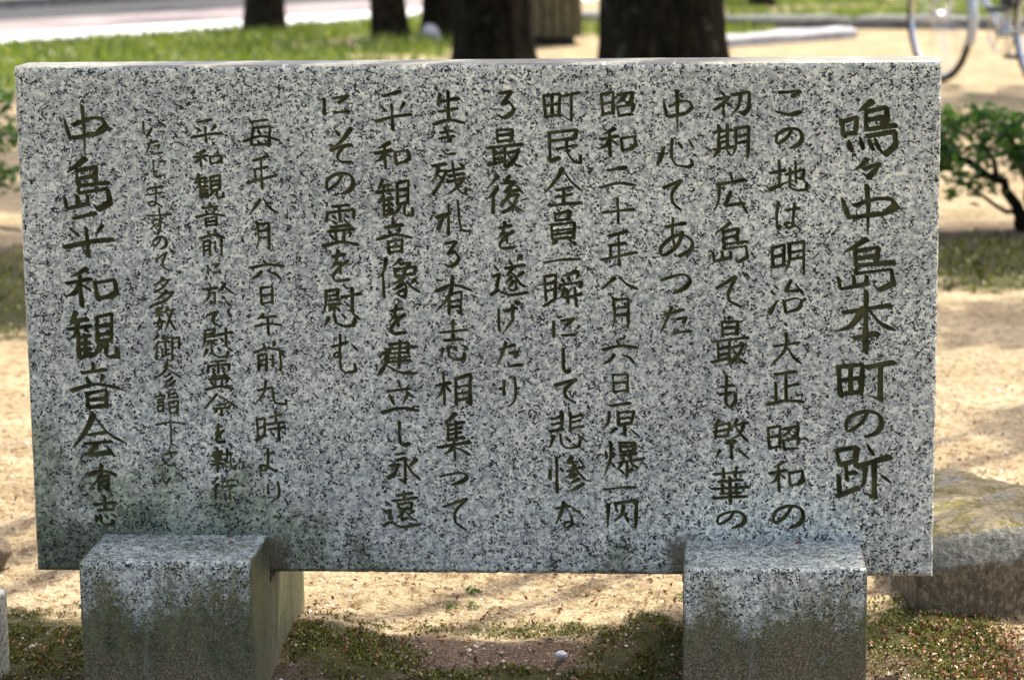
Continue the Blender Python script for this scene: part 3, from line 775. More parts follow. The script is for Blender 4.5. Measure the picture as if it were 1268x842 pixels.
    np_mesh("slab_body", vv, np.concatenate(fs), M['slab'], monument)
    for ci in range(len(INSCRIPTION)):
        F = Q[w == ci].reshape(-1, 4)
        if len(F):
            v, f = compact(F)
            np_mesh("engraved_writing", v, f, M['ink'], monument, smooth=True)
build_slab()

# ------------------------------------------------------------------ the two saddle blocks that carry it
def rough_lump(mb, c, s, seed, n=26, amp=.45):
    r = random.Random(seed)
    vs = []; fs = []
    for i in range(n + 1):
        for j in range(n):
            th = math.pi * i / n; ph = 2 * math.pi * j / n
            k = 1 + amp * (float(fbm(th * 2.6 + seed, ph * 2.2 if j < n / 2 else (2 * math.pi - ph) * 2.2, 4, seed)) - .5) * 2
            vs.append((c[0] + s[0] * k * math.sin(th) * math.cos(ph), c[1] + s[1] * k * math.sin(th) * math.sin(ph), c[2] + s[2] * k * math.cos(th)))
    for i in range(n):
        for j in range(n):
            fs.append((i * n + j, (i + 1) * n + j, (i + 1) * n + (j + 1) % n, i * n + (j + 1) % n))
    mb.add(vs, fs)

def saddle_block(x0, x1, top, label, lumps, mat):
    xc = (x0 + x1) / 2; hw = (x1 - x0) / 2
    root = empty("support_block", (xc, 0, 0))
    tag(root, label, "stone block", "two blocks carrying the slab")
    prof = [(-.140, -.12), (-.140, top), (-.004, top), (-.004, ZB - .010), (ST + .004, ZB - .010), (ST + .004, top - .006), (.272, top - .006), (.272, -.12)]
    mb = MB()
    n = len(prof)
    vs = [(-hw, y, z) for y, z in prof] + [(hw, y, z) for y, z in prof]
    fs = [(i, (i + 1) % n, (i + 1) % n + n, i + n) for i in range(n)]
    fs += [(0, 7, 4, 3), (0, 3, 2, 1), (7, 6, 5, 4)]
    fs += [tuple(k + n for k in q[::-1]) for q in ((0, 7, 4, 3), (0, 3, 2, 1), (7, 6, 5, 4))]
    mb.add(vs, fs)
    o = mb.build("block_body", mat, root, bevel=.0035)
    mo = MB(); nn = 60; r = random.Random(int(x0 * 1000)); vs = []; fs = []
    for i in range(nn + 1):                      # bedding joint squeezed out a little at both sides
        y = -.003 + (ST + .006) * i / nn
        e = [.004 * (float(vnoise(i * .6, k * 5.1, 3)) - .35) for k in range(2)]
        for x, z in ((-hw - e[0], ZB - .0105), (-hw - e[0] * .6, ZB - .0008), (hw + e[1] * .6, ZB - .0008), (hw + e[1], ZB - .0105)): vs.append((x, y, z))
    for i in range(nn):
        for k in range(4): fs.append((i * 4 + k, i * 4 + (k + 1) % 4, (i + 1) * 4 + (k + 1) % 4, (i + 1) * 4 + k))
    mo.add(vs, fs); mo.build("mortar", M['mortar'], root)
    return root
saddle_block(-.4841, -.2692, .2067, "darker squat granite block stained with green algae under the left end of the slab",
             [((-.268, -.001, .188), (.017, .007, .030)), ((-.268, .05, .145), (.008, .05, .016))], M['block_green'])
saddle_block(.2608, .4830, .2034, "paler squat granite block with clean grey top under the right end of the slab",
             [((.257, .045, .148), (.020, .040, .012)), ((.259, .08, .10), (.006, .05, .05)), ((.260, -.001, .175), (.008, .005, .026))], M['block'])

def fragment(p, s, rz, label):
    mb = MB()
    mb.add([(-s, 0, .0006), (0, -s * .45, .004), (s, 0, .001), (0, s * .45, .0035), (s * .1, 0, .0014)],
           [(0, 1, 4), (1, 2, 4), (2, 3, 4), (3, 0, 4)])
    o = mb.build("leaf_fragment", M['litter'])
    o.location = p; o.rotation_euler = (0, 0, rz)
    tag(o, label, "leaf", "dry leaf bits lying on the blocks")
fragment((.405, -.022, .2036), .0075, .5, "rust brown dry leaf scrap on the paler block, larger of two there")
fragment((.331, -.016, .2036), .0045, 1.2, "tiny dry leaf crumb by the slab foot on the paler block, smaller of two there")
fragment((-.318, -.020, .2069), .0055, .2, "small orange dry leaf bit on the algae stained block close to the slab")
fragment((-.309, -.055, .2069), .0040, .9, "speck of dry leaf near the right edge of the algae stained block")

# ------------------------------------------------------------------ stones and small ground things near the monument
def prism_stone(name, outline, z0, z1, mat, loc, label, cat, chamfer=.03, seed=1, rise=.012):
    """a rough flat stone: outline -> side wall -> worn shoulder -> gently domed top"""
    P = []
    n = len(outline)
    for i in range(n):                       # resample the outline smoothly
        p0, p1, p2, p3 = (np.array(outline[(i + k) % n]) for k in (-1, 0, 1, 2))
        for t in np.linspace(0, 1, 14, endpoint=False):
            lin = p1 + (p2 - p1) * t
            P.append(.75 * lin + .25 * .5 * (2 * p1 + (p2 - p0) * t + (2 * p0 - 5 * p1 + 4 * p2 - p3) * t * t + (3 * p1 - p0 - 3 * p2 + p3) * t ** 3))
    P = np.array(P); m = len(P); c = P.mean(0)
    levels = [(1.03, z0), (1.01, z1 * .35), (1.0, z1 * .70), (.99, z1 * .74), (.95, z1 * .86), (.90, z1 * .98), (.86, z1 + rise * .5), (.6, z1 + rise), (.4, z1 + rise * 1.1), (.2, z1 + rise)]
    V = []
    for k, (s, z) in enumerate(levels):
        q = c + (P - c) * s
        nz = (fbm(q[:, 0] * 22 + k * .3, q[:, 1] * 22, 4, seed) - .5)
        n2 = (fbm(q[:, 0] * 70, q[:, 1] * 70 + k, 3, seed + 4) - .5)
        q = q + (q - c) / np.linalg.norm(q - c, axis=1)[:, None] * (nz * .014 + n2 * .008)[:, None]
        V.append(np.column_stack([q, z + (nz * .012 + n2 * .006) * (k > 1)]))
    V = np.concatenate(V + [np.array([[c[0], c[1], z1 + rise]])])
    F = []
    for k in range(len(levels) - 1):
        for i in range(m):
            j = (i + 1) % m
            F.append((k * m + i, k * m + j, (k + 1) * m + j, (k + 1) * m + i))
    for i in range(m): F.append(((len(levels) - 1) * m + i, (len(levels) - 1) * m + (i + 1) % m, len(V) - 1))
    mb = MB(); mb.add(V - np.array([loc[0], loc[1], 0]), F)
    o = mb.build(name, mat, smooth=True); o.location = (loc[0], loc[1], loc[2] if len(loc) > 2 else 0)
    tag(o, label, cat); return o
prism_stone("flat_stone", [(.582, .285), (.70, .325), (.83, .40), (.93, .49), (.90, .58), (.78, .625), (.67, .73), (.585, .75), (.562, .5)], -.05, .122, M['flat_stone'],
            (.72, .48), "broad flat stone with mossy sandy top lying behind the slab's right end", "stone")

def boulder(name, c, s, mat, label, cat, seed, amp=.45):
    mb = MB(); rough_lump(mb, (0, 0, 0), s, seed, 18, amp)
    o = mb.build(name, mat, smooth=True); o.location = c
    tag(o, label, cat); return o
boulder("rock", (-.812, .585, .018), (.036, .034, .034), M['brown_stone'], "small round brown rock on the sunlit sand at the left border of the photo", "rock", 5)
boulder("pebble", (.098, .118, .012), (.0078, .0065, .0052), M['white_stone'], "single white pebble on the dark mossy soil between the two blocks", "pebble", 8, .25)

post = MB(); post.box((0, 0, .0), (.16, .2, .30))
po = post.build("granite_post", M['granite'], bevel=.005); po.location = (-.7065, -.06, -.03)
tag(po, "low granite post cut off by the bottom left corner of the photo", "stone post")

# moss, litter, gravel, weeds
def blade_mesh(name, base, h, w, mat, lean=.5, seed=1, parent=None):
    r = np.random.default_rng(seed); n = len(base)
    hh = h * r.uniform(.5, 1.4, n)[:, None]
    th = r.uniform(0, 2 * np.pi, n); d = np.stack([np.cos(th), np.sin(th), 0 * th], 1)
    ph = r.uniform(0, 2 * np.pi, n); l = np.stack([np.cos(ph), np.sin(ph), 0 * ph], 1) * lean * r.uniform(.1, 1, n)[:, None]
    ww = w * r.uniform(.6, 1.3, n)[:, None]
    up = np.array([0, 0, 1.0])
    a = base - d * ww / 2; b = base + d * ww / 2
    m1 = base + (up + l * .35) * hh * .55
    c = m1 + d * ww * .38; e = m1 - d * ww * .38
    t = base + (up * .92 + l) * hh
    V = np.stack([a, b, c, e, t], 1).reshape(-1, 3)
    i = np.arange(n)[:, None] * 5
    F = np.concatenate([np.hstack([i, i + 1, i + 2]), np.hstack([i, i + 2, i + 3]), np.hstack([i + 3, i + 2, i + 4])])
    return np_mesh(name, V, F, mat, parent, tris=True)
def scatter(n, x0, x1, y0, y1, dens, seed, zoff=0.0):
    r = np.random.default_rng(seed)
    x = r.uniform(x0, x1, n); y = r.uniform(y0, y1, n)
    keep = r.uniform(0, 1, n) < dens(x, y)
    x, y = x[keep], y[keep]
    return np.column_stack([x, y, ground_h(x, y) + zoff])
mp2 = np.concatenate([scatter(9000, .3, 1.9, 3.0, 4.5, lambda x, y: np.clip(moss_f(x, y) - .3, 0, 1), 71), scatter(9000, -2.6, -1.0, 2.2, 4.3, lambda x, y: np.clip(moss_f(x, y) - .3, 0, 1), 72)])
mp = scatter(130000, -1.0, .85, -.1, .55, lambda x, y: np.clip(moss_f(x, y) * 1.4 - .25, 0, 1) * sstep(.46, .60, fbm(x * 24, y * 24, 4, 51) + .08), 4)
tag(blade_mesh("moss", mp, .0045, .0026, M['moss'], 1.0, 5), kind="stuff")
tag(blade_mesh("moss_cushions", mp2, .016, .007, M['moss'], 1.0, 6), kind="stuff")
lp = scatter(16000, -1.1, 1.3, -.15, 2.2, lambda x, y: np.clip(.10 + .55 * sstep(.45, .62, fbm(x * 9, y * 9, 3, 52)) + .35 * soil_shade_f(x, y) + .8 * ell(x, y, .68, .14, .20, .18) + .4 * ell(x, y, -.7, .15, .25, .22) + .45 * ell(x, y, 0, .42, .42, .25) * sstep(.40, .58, fbm(x * 20, y * 20, 3, 57)), 0, 1) * sstep(2.2, .4, y) ** .5, 6, .0035)
lp = np.concatenate([lp, scatter(2600, .42, .85, -.02, .34, lambda x, y: ell(x, y, .72, .12, .16, .16), 61, .005)])
tag(leaf_mesh("dry_leaf_litter", lp, .0085, M['litter'], None, .5, .35, .55, 8), kind="stuff")
def gravel(name, P, size, mat, seed):
    r = np.random.default_rng(seed); n = len(P)
    o = np.array([(1, 0, 0), (-1, 0, 0), (0, 1, 0), (0, -1, 0), (0, 0, 1), (0, 0, -1)], float)
    s = size * r.lognormal(0, .45, n)[:, None, None]
    V = P[:, None, :] + o[None] * s * r.uniform(.55, 1.2, (n, 6, 1)) * np.array([1, 1, .7])
    a = r.uniform(0, 6.28, n); ca, sa = np.cos(a)[:, None], np.sin(a)[:, None]
    D = V - P[:, None, :]
    V = P[:, None, :] + np.stack([D[..., 0] * ca - D[..., 1] * sa, D[..., 0] * sa + D[..., 1] * ca, D[..., 2]], -1)
    f = np.array([(0, 2, 4), (2, 1, 4), (1, 3, 4), (3, 0, 4), (2, 0, 5), (1, 2, 5), (3, 1, 5), (0, 3, 5)])
    F = (np.arange(n)[:, None, None] * 6 + f[None]).reshape(-1, 3)
    return np_mesh(name, V.reshape(-1, 3), F, mat, tris=True)
def gravel_mat():
    m, nt, b = mat_new("gravel_grains")
    g = N(nt, "ShaderNodeNewGeometry")
    nt.links.new(ramp(nt, g.outputs["Random Per Island"], [(0, (.16, .11, .07)), (.35, (.42, .33, .23)), (.8, (.58, .49, .38)), (1, (.74, .70, .64))]), b.inputs["Base Color"])
    b.inputs["Roughness"].default_value = .9
    return m
M['gravel'] = gravel_mat()
gp = scatter(26000, -1.1, 1.3, -.15, 2.4, lambda x, y: .9 - .5 * moss_f(x, y), 9, .0006)
tag(gravel("gravel", gp, .0019, M['gravel'], 10), kind="stuff")

def weed(p, size, label, n=40, seed=1):
    r = np.random.default_rng(seed)
    c = r.normal(size=(n, 3)) * size * np.array([.55, .55, .3]); c[:, 2] = np.abs(c[:, 2]) + .003
    o = leaf_mesh("weed_tuft", c, size * .62, M['shrub'], None, .45, .3, .4, seed)
    o.location = (p[0], p[1], float(ground_h(p[0], p[1])))
    tag(o, label, "weed", "little weeds on the sand behind the slab"); return o
weed((-.046, .448, 0), .012, "small dark weed on the sand seen under the slab, biggest of the weeds there", 46, 2)
weed((-.075, .375, 0), .010, "small dark weed on the sand under the slab, nearest to the left block", 40, 3)
weed((-.042, .372, 0), .009, "pale green weed on the sand under the slab, right beside a darker one", 30, 4)
weed((.262, .352, 0), .011, "green weed on the sand close to the right block's edge", 44, 5)

# ------------------------------------------------------------------ trees: trunk, limbs, crown of leaf clumps
def crown_points(clumps, n_per, seed):
    r = np.random.default_rng(seed); out = []
    for (c, rr, k) in clumps:
        p = r.normal(size=(int(n_per * k), 3)); p /= np.linalg.norm(p, axis=1)[:, None]
        p *= (r.uniform(0, 1, len(p)) ** .5)[:, None]
        out.append(np.array(c) + p * np.array([rr, rr, rr * .6]))
    return np.concatenate(out)
def over(x, y, z):
    """the point z above ground whose shadow falls at x, y"""
    return (x + SUN.x * z / SUN.z, y + SUN.y * z / SUN.z, z)
def make_tree(base, r0, height, clumps, label, lean=(0, 0), mat='bark', leaf=.11, n_per=420, seed=1, flare=.20, group="park trees behind the monument"):
    root = empty("park_tree", (base[0], base[1], 0))
    tag(root, label, "tree", group)
    mb = MB()
    zz = np.concatenate([[-.15, 0, .05, .12, .22, .4, .7], np.linspace(1.0, height, 9)])
    pts = []; rr = []
    for z in zz:
        pts.append((lean[0] * z + .02 * math.sin(z * 1.7 + seed), lean[1] * z + .02 * math.cos(z * 1.3 + seed), z))
        rr.append(r0 * (1 + flare * math.exp(-max(z, 0) / .09)) * (1 - .45 * max(z, 0) / height))
    def wob(th, i, p):
        return 1 + .10 * (float(fbm(math.cos(th) * 2.2 + seed * 3, math.sin(th) * 2.2 + p.z * .5, 3, seed)) - .5) * 2 + .05 * math.sin(th * 9 + seed + p.z) + .03 * math.sin(th * 17 + p.z * 3)
    mb.tube(pts, rr, 44, wob=wob)
    mb.build("trunk", M[mat], root, smooth=True)
    lb = MB(); top = Vector(pts[-1])
    for (c, cr, k) in clumps:
        e = Vector(c) - Vector((base[0], base[1], 0))
        s = Vector(pts[-1 - (int(abs(e.x) * 7) % 4)])
        mid = s.lerp(e, .5) + Vector((0, 0, .25 * (e - s).length * .5))
        P = [s.lerp(mid, t).lerp(mid.lerp(e, t), t) for t in np.linspace(0, 1, 8)]
        lb.tube(P, list(np.linspace(r0 * .30, r0 * .05 + .006, 8)), 7)
    lb.build("limbs", M[mat], root, smooth=True)
    cp = crown_points(clumps, n_per, seed) - np.array([base[0], base[1], 0])
    leaf_mesh("crown", cp, leaf, M['crown'], root, .6, .2, .5, seed)
    return root
def auto_clumps(base, height, R, n, seed):
    r = random.Random(seed); out = []
    for k in range(n):
        a = 2 * math.pi * (k + r.random() * .6) / n; q = R * math.sqrt(r.uniform(.05, 1))
        out.append(((base[0] + q * math.cos(a), base[1] + q * math.sin(a), height + r.uniform(-.6, 1.6)), R * r.uniform(.28, .42), 1.0))
    return out
big2 = [(over(1.5, 6.3, 4.4), .30, .4), (over(1.9, 5.6, 4.6), .30, .4), (over(1.7, 7.9, 4.5), .3, .5), (over(2.0, 8.9, 4.5), .3, .5), (over(1.75, 8.45, 4.6), .45, .7), (over(2.1, 9.15, 4.8), .35, .6), (over(1.3, 7.3, 4.4), .5, .6), (over(2.3, 7.5, 5.2), .5, .8),
        (over(-.4, 8.2, 5.0), .8, 1.2), (over(.3, 7.2, 5.2), .8, 1.2), (over(.0, 9.6, 5.6), .6, 1.0), (over(.1, 9.3, 4.6), .5, 1.0)]
make_tree((.13, 9.65), .305, 4.4, big2, "thickest dark tree trunk behind the slab, with pale lichen on the bark", n_per=520, seed=3)
big1 = [(over(-2.05, 5.3, 4.6), .3, .6), (over(-2.7, 9.0, 5.0), .4, .7), (over(-2.4, 7.4, 4.8), .4, .7), (over(-2.1, 6.4, 4.8), .35, .6), (over(-1.2, 9.2, 4.6), .7, 1.0), (over(-2.2, 8.0, 5.0), .8, 1.1), (over(-.9, 10.4, 5.4), .6, 1.0), (over(-2.6, 6.9, 4.8), .6, .9), (over(-1.9, 10.0, 6.0), .5, .6), (over(-2.9, 9.3, 5.6), .5, .5)]
make_tree((-.79, 10.6), .205, 4.4, big1, "dark tree trunk of middle thickness rising behind the slab's centre left of the wooden bin", n_per=520, seed=4)
make_tree((-2.64, 14.25), .135, 4.2, [(over(-2.5, 14.3, 5.0), .55, .9), (over(-3.5, 15.6, 5.0), .6, .8), (over(-2.3, 12.9, 4.6), .6, .8), (over(-3.9, 17.2, 5.5), .6, .7)],
          "lone slim brown tree trunk in the grass beside the white kerb", mat='bark_mid', seed=5)
make_tree((-1.68, 13.35), .112, 4.0, [(over(-1.6, 13.3, 4.6), .5, .9), (over(-2.2, 12.2, 4.8), .4, .5), (over(-1.7, 12.4, 5.2), .4, .7)],
          "thin brown tree trunk leaning left, next to a black twin trunk", lean=(-.10, .02), mat='bark_mid', seed=6)
make_tree((-1.39, 13.42), .110, 4.2, [(over(-1.3, 13.3, 5.0), .5, 1.0), (over(-1.0, 12.6, 5.4), .4, .6)],
          "thin nearly black tree trunk with a grey stone at its foot", seed=7)
make_tree((-5.15, 18.95), .085, 4.2, auto_clumps((-5.6, 20.0), 5.0, 1.5, 7, 2), "narrow dark tree trunk on the lawn beyond the asphalt road", seed=8)
make_tree((.80, 17.2), .095, 4.2, [(over(.7, 17.0, 5.0), .6, 1), (over(1.6, 17.2, 5.2), .5, .7), (over(2.9, 15.8, 5.0), .5, .7)], "narrow dark tree trunk on the grass behind the grey kerbs", mat='bark_mid', seed=9)
boulder("stone", (-1.418, 13.22, .040), (.058, .05, .060), M['grey_stone'], "pale grey stone at the foot of the thin black tree trunk", "stone", 12)

# unseen tree added left of the camera; leaf clumps hung to shade chosen ground
near = []
rs = random.Random(17)
for k in range(22):
    x = rs.uniform(-2.4, 2.2); y = rs.uniform(-2.8, -.75)
    near.append((over(x, y, rs.uniform(3.6, 5.2)), rs.uniform(.26, .40), .6))
near += [(over(-.78, .20, 3.6), .17, .7), (over(-.62, .10, 3.7), .15, .7), (over(-1.05, .18, 3.8), .25, .9), (over(-.78, .05, 3.8), .14, .5),
         (over(-.26, .13, 3.2), .10, 0.90), (over(-.14, .07, 3.3), .11, 1.00), (over(-.02, .07, 3.2), .12, 1.20), (over(.10, .09, 3.3), .12, 1.20), (over(.19, .14, 3.2), .11, 1.10), (over(.26, .19, 3.3), .10, 1.00),
         (over(.78, .55, 3.8), .15, 1.2), (over(.67, .58, 3.8), .11, .8), (over(.80, .50, 4.0), .20, .9), (over(.95, .66, 4.2), .20, .7), (over(.72, .66, 4.0), .14, .6),
         (over(1.0, 1.6, 4.2), .22, .8), (over(1.05, 2.75, 4.6), .32, 1.5), (over(1.35, 2.3, 4.4), .26, .5), (over(.95, 3.7, 4.6), .26, 2), (over(1.25, 3.8, 4.6), .28, 2), (over(.98, 4.1, 4.6), .22, 1.6),
         (over(-1.42, 2.9, 4.4), .36, 2.0), (over(-1.57, 3.5, 4.4), .36, 2.0), (over(-1.72, 4.1, 4.4), .36, 2.0), (over(-2.0, 5.1, 4.6), .4, 1.6), (over(-2.25, 6.1, 4.6), .4, 1.6)]
make_tree((-2.3, -2.4), .16, 3.2, near, "unseen leafy tree added left of the camera, crown shaped to shade the ground", mat='bark_mid', leaf=.075, n_per=430, seed=15, group="unseen tree added for shade")

# ------------------------------------------------------------------ low shrubs beside the monument
def shrub(base, stems, pads, label, seed, leaf=.044, n=115):
    root = empty("shrub", (base[0], base[1], float(ground_h(*base))))
    tag(root, label, "shrub", "low shrubs on the sand behind the slab")
    mb = MB(); r = random.Random(seed)
    for P, r0 in stems:
        P = [Vector(p) for p in P]
        Q = []
        for i in range(len(P) - 1):
            for t in (0, .33, .66): Q.append(P[i].lerp(P[i + 1], t) + Vector((r.gauss(0, .006), r.gauss(0, .006), r.gauss(0, .006))))
        Q.append(P[-1])
        mb.tube(Q, list(np.linspace(r0, r0 * .35, len(Q))), 7)
    mb.build("stems", M['bark'], root, smooth=True)
    g = np.random.default_rng(seed); C = []
    for (c, s, k) in pads:
        p = g.normal(size=(int(n * k), 3)) * np.array([s, s * 1.3, s * .6])
        C.append(np.array(c) + p)
    leaf_mesh("foliage", np.concatenate(C), leaf, M['shrub'], root, .46, .3, .72, seed)
    return root
B0 = (0, 0, -.02)
shrub((1.235, 4.32), [([B0, (-.02, 0, .07), (-.07, -.02, .14), (-.17, -.03, .20), (-.26, -.03, .26)], .021), ([B0, (.02, .02, .10), (.0, .05, .2), (-.06, .05, .3)], .018),
                      ([B0, (.05, 0, .09), (.14, .03, .17), (.25, .05, .24)], .017), ([(-.07, -.02, .14), (-.10, .04, .22), (-.16, .06, .30)], .010), ([(0, 0, .04), (-.12, .05, .10), (-.26, .08, .16)], .008)],
      [((-.28, -.02, .27), .050, 1), ((-.20, .03, .31), .045, 1), ((-.12, -.02, .25), .040, .7), ((-.08, .06, .31), .040, .9), ((-.22, -.05, .22), .045, .7), ((0, .03, .27), .050, 1.1), 
       ((.08, 0, .30), .05, .9), ((.18, .05, .25), .06, 1.2), ((.27, .05, .28), .06, 1.1), ((-.36, .02, .24), .05, .8), ((.05, -.04, .20), .045, .7), ((-.02, 0, .20), .035, .45), ((-.30, -.02, .17), .04, .6), ((-.16, -.06, .15), .04, .5), ((.15, -.05, .15), .05, .6), ((-.12, .0, .345), .02, .2), ((-.34, -.04, .20), .05, .7)],
      "green leafy shrub with dark crooked stems to the right of the slab", 21)
shrub((-2.02, 4.05), [([B0, (.06, 0, .08), (.18, -.02, .16), (.30, -.04, .24)], .020), ([B0, (-.04, 0, .12), (-.10, .03, .3)], .018), ([B0, (.10, -.04, .05), (.24, -.08, .07), (.38, -.10, .05)], .010), ([(.12, 0, .12), (.22, .03, .24), (.30, .02, .33)], .010)],
      [((.22, -.02, .36), .05, 1), ((.32, .0, .31), .04, .7), ((.30, -.04, .20), .04, .7), ((.18, 0, .26), .05, 1), ((0, 0, .34), .07, 1.4), ((-.14, .03, .32), .07, 1.3), ((.28, -.06, .43), .035, .5), ((.06, -.05, .2), .05, .8)],
      "shrub whose leaf tips reach in from the left border beside the slab", 22)

# ------------------------------------------------------------------ grass far behind
def far_dens(x, y): return np.where(strip_t(x, y) < -.05, grass_f(x, y), 0) * .9
g1 = scatter(46000, -6.5, .8, 9.0, 19.0, far_dens, 31)
g2 = scatter(16000, .2, 4.5, 14.4, 21.0, lambda x, y: grass_f(x, y) * .8 * (strip_t(x, y) < -.05), 32)
tag(blade_mesh("grass", np.concatenate([g1, g2]), .065, .012, M['grass'], .7, 33), kind="stuff")

# ------------------------------------------------------------------ kerb stones, bin
def kerb_stone(a, b, w, h, mat, label, seed):
    a = Vector((*a, 0)); b = Vector((*b, 0)); L = (b - a).length
    mb = MB(); n = 26
    prof = [(-w / 2, -.05), (-w / 2, h * .72), (-w * .34, h * .97), (w * .34, h), (w / 2, h * .74), (w / 2, -.05)]
    vs = []; fs = []
    for i in range(n + 1):
        s = L * i / n - L / 2
        e = .86 if i in (0, n) else 1.0
        for k, (q, z) in enumerate(prof):
            j = (float(vnoise(s * 6 + seed, k * 3.3, seed)) - .5) * .012
            vs.append((s, q * e + j, z * (e if z > 0 else 1) + j))
    m = len(prof)
    for i in range(n):
        for k in range(m):
            fs.append((i * m + k, i * m + (k + 1) % m, (i + 1) * m + (k + 1) % m, (i + 1) * m + k))
    fs.append(tuple(range(m - 1, -1, -1))); fs.append(tuple(n * m + k for k in range(m)))
    mb.add(vs, fs)
    o = mb.build("kerb_stone", mat); o.location = (a + b) / 2; o.rotation_euler = (0, 0, math.atan2(b.y - a.y, b.x - a.x))
    tag(o, label, "kerb stone", "kerb stones on the sand far behind"); return o
kerb_stone((.20, 12.15), (1.255, 13.17), .16, .07, M['kerb_pale'], "palest kerb stone, set slanting nearest the thick tree trunk", 1)
kerb_stone((.30, 14.42), (1.32, 14.17), .15, .085, M['kerb'], "grey kerb stone running straight behind the slanting pale kerb stone", 2)
kerb_stone((1.345, 14.165), (2.36, 13.90), .15, .085, M['kerb'], "grey kerb stone seen through the bicycle's front wheel", 3)
kerb_stone((2.385, 13.895), (3.4, 13.64), .15, .085, M['kerb'], "grey kerb stone behind the bicycle's pedal at the right border", 4)
kerb_stone((-.75, 15.15), (.10, 14.75), .14, .08, M['kerb'], "short piece of grey kerb glimpsed between the wooden bin and the thickest trunk", 5)

bin_ = empty("slatted_bin", (-.605, 12.80, 0), .05)
tag(bin_, "weathered olive brown wooden slatted bin standing on the sand between two trunks", "bin")
bx = MB(); bx.box((0, 0, .02), (.27, .27, .055)); bx.build("plinth", M['wood_dark'], bin_)
inner = MB(); inner.box((0, 0, .40), (.315, .315, .68)); inner.build("inner_box", M['wood_dark'], bin_)
for side in range(4):
    sl = MB()
    for k in range(6):
        q = -.155 + .062 * k
        c, s = math.cos(side * math.pi / 2), math.sin(side * math.pi / 2)
        x, y = q, -.170
        sl.box((x * c - y * s, x * s + y * c, .405 + .002 * (k % 2)), (.053, .022, .71), side * math.pi / 2)
    sl.build("slat_panel", M['wood'], bin_, bevel=.003)
rim = MB(); rim.box((0, 0, .785), (.39, .39, .03)); rim.build("lid", M['wood'], bin_, bevel=.006)

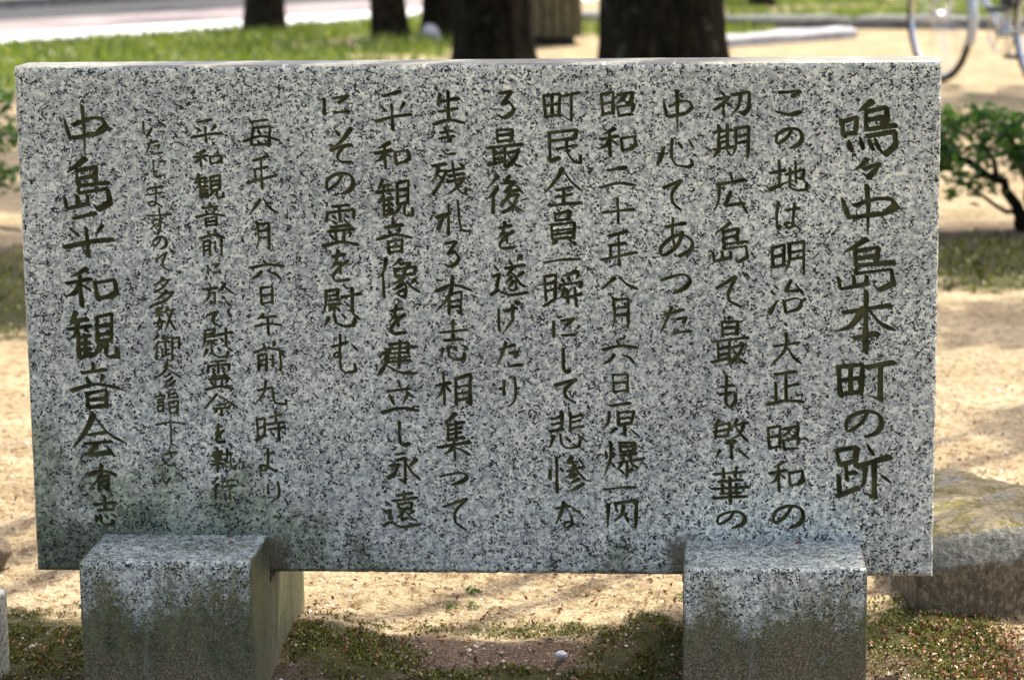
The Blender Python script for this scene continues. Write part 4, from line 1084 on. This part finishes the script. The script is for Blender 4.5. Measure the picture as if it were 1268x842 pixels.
# ------------------------------------------------------------------ bicycle
def bicycle(front, rear):
    ax = math.atan2(rear[1] - front[1], rear[0] - front[0])
    L = math.hypot(rear[0] - front[0], rear[1] - front[1])
    root = empty("bicycle", (front[0], front[1], 0), ax)        # local +x runs from the front wheel to the rear wheel
    tag(root, "silver step through bicycle parked on the sand at the upper right corner", "bicycle")
    R = .325
    S, CH, RU, BK = M['silver'], M['chrome'], M['rubber'], M['black']
    def circ(cx, r, n=48, y=0.0): return [(cx + r * math.cos(2 * math.pi * k / n), y, R + r * math.sin(2 * math.pi * k / n)) for k in range(n)]
    for cx in (0.0, L):
        rm = MB(); rm.tube(circ(cx, R - .030), .011, 8, closed=True)
        rim_o = rm.build("wheel", CH, root, smooth=True)
        ty = MB(); ty.tube(circ(cx, R - .016), .017, 10, closed=True); ty.build("tyre", RU, rim_o, smooth=True)
        hb = MB(); hb.tube([(cx, -.045, R), (cx, .045, R)], .022, 12); hb.build("hub", CH, rim_o, smooth=True)
        sp = MB()
        for k in range(32):
            a = 2 * math.pi * k / 32; b = a + (.35 if k % 2 else -.35); yy = .035 if k % 4 < 2 else -.035
            sp.tube([(cx + .022 * math.cos(b), yy, R + .022 * math.sin(b)), (cx + (R - .032) * math.cos(a), 0, R + (R - .032) * math.sin(a))], .0017, 4)
        sp.build("spokes", CH, rim_o)
    def guard(cx, a0, a1):
        mb = MB(); n = 40; vs = []; fs = []
        prof = [(-.026, -.012), (-.016, 0), (0, .006), (.016, 0), (.026, -.012)]
        for i in range(n + 1):
            a = rad(a0 + (a1 - a0) * i / n)
            for q, e in prof: vs.append((cx + (R + .014 + e) * math.cos(a), q, R + (R + .014 + e) * math.sin(a)))
        for i in range(n):
            for k in range(4): fs.append((i * 5 + k, (i + 1) * 5 + k, (i + 1) * 5 + k + 1, i * 5 + k + 1))
        mb.add(vs, fs); o = mb.build("mudguard", S, root, smooth=True)
        md = o.modifiers.new("thickness", 'SOLIDIFY'); md.thickness = .0015
    guard(0.0, -22, 118); guard(L, -12, 165)
    fk = MB()
    for y in (-.048, .048): fk.tube([(0, y, R), (.06, y, .52), (.125, y * .7, .70)], [.009, .011, .013], 8)
    fk.tube([(.118, -.04, .70), (.118, .04, .70)], .014, 8); fk.tube([(.12, 0, .70), (.20, 0, .93)], .015, 10)
    fk.build("fork", S, root, smooth=True)
    BB = (.645, 0, .275)
    fr = MB()
    fr.tube([(.145, 0, .72), (.30, 0, .50), BB], .019, 12)
    fr.tube([(.165, 0, .80), (.36, 0, .56), (.665, 0, .40)], .017, 12)
    fr.tube([BB, (.70, 0, .76)], .016, 12)
    fr.tube([(BB[0], -.04, BB[2]), (BB[0], .04, BB[2])], .022, 12)
    for y in (-.055, .055):
        fr.tube([(BB[0], y * .5, BB[2]), (L, y, R)], .010, 8)
        fr.tube([(.685, y * .4, .68), (L, y, R)], .008, 8)
    fr.build("frame", S, root, smooth=True)
    bk = MB(); bk.box((.675, 0, .42), (.075, .07, .05)); bk.build("cable_guide", BK, root, bevel=.006)
    hbm = MB(); hbm.tube([(.40, -.27, .98), (.26, -.25, 1.0), (.19, -.12, .99), (.19, .12, .99), (.26, .25, 1.0), (.40, .27, .98)], .011, 8)
    hbm.tube([(.20, 0, .92), (.19, 0, .99)], .012, 8); hb = hbm.build("handlebar", CH, root, smooth=True)
    for y in (-.265, .265):
        g = MB(); g.tube([(.30, y * .965, .995), (.42, y * 1.02, .978)], .016, 10); g.build("grip", BK, hb, smooth=True)
    sd = MB(); rough = [(.62, .02, .855), (.70, .05, .865), (.80, .085, .875), (.85, .08, .88)]
    vs = []; fs = []
    for x, w, z in rough:
        for k in range(9):
            a = math.pi * k / 8; vs.append((x, -w * math.cos(a), z - .03 + .035 * math.sin(a)))
    for i in range(3):
        for k in range(8): fs.append((i * 9 + k, i * 9 + k + 1, (i + 1) * 9 + k + 1, (i + 1) * 9 + k))
    fs += [tuple(range(8, -1, -1)), tuple(27 + k for k in range(9))]
    for i in range(3): fs.append((i * 9, (i + 1) * 9, (i + 1) * 9 + 8, i * 9 + 8))
    sd.add(vs, fs); sd.build("saddle", BK, root, smooth=True)
    spm = MB(); spm.tube([(.70, 0, .76), (.725, 0, .85)], .012, 10); spm.build("seat_post", CH, root, smooth=True)
    cr = MB(); cr.tube([(BB[0], y, BB[2] + .09 * 0) for y in (-.06, .06)], .011, 10)
    for s in (-1, 1): cr.tube([(BB[0], .06 * s, BB[2]), (BB[0] - .115 * s, .065 * s, BB[2] - .12 * s)], .009, 8)
    ring = [(BB[0] + .088 * math.cos(2 * math.pi * k / 30), -.045, BB[2] + .088 * math.sin(2 * math.pi * k / 30)) for k in range(30)]
    cr.tube(ring, .005, 6, closed=True)
    for k in range(3):
        a = 2 * math.pi * k / 3; cr.tube([(BB[0], -.045, BB[2]), (BB[0] + .088 * math.cos(a), -.045, BB[2] + .088 * math.sin(a))], .006, 6)
    cro = cr.build("crank", CH, root, smooth=True)
    for s in (-1, 1):
        p = MB(); p.box((BB[0] - .115 * s, .115 * s, BB[2] - .12 * s), (.085, .085, .024)); p.build("pedal", BK, cro, bevel=.004)
    ks = MB()
    for y in (-.09, .09): ks.tube([(L, y * .65, R), (L + .05, y, .012)], .007, 6)
    ks.tube([(L + .05, -.10, .010), (L + .05, .10, .010)], .007, 6); ks.build("stand", CH, root, smooth=True)
bicycle((1.49, 9.66), (1.905, 8.70))
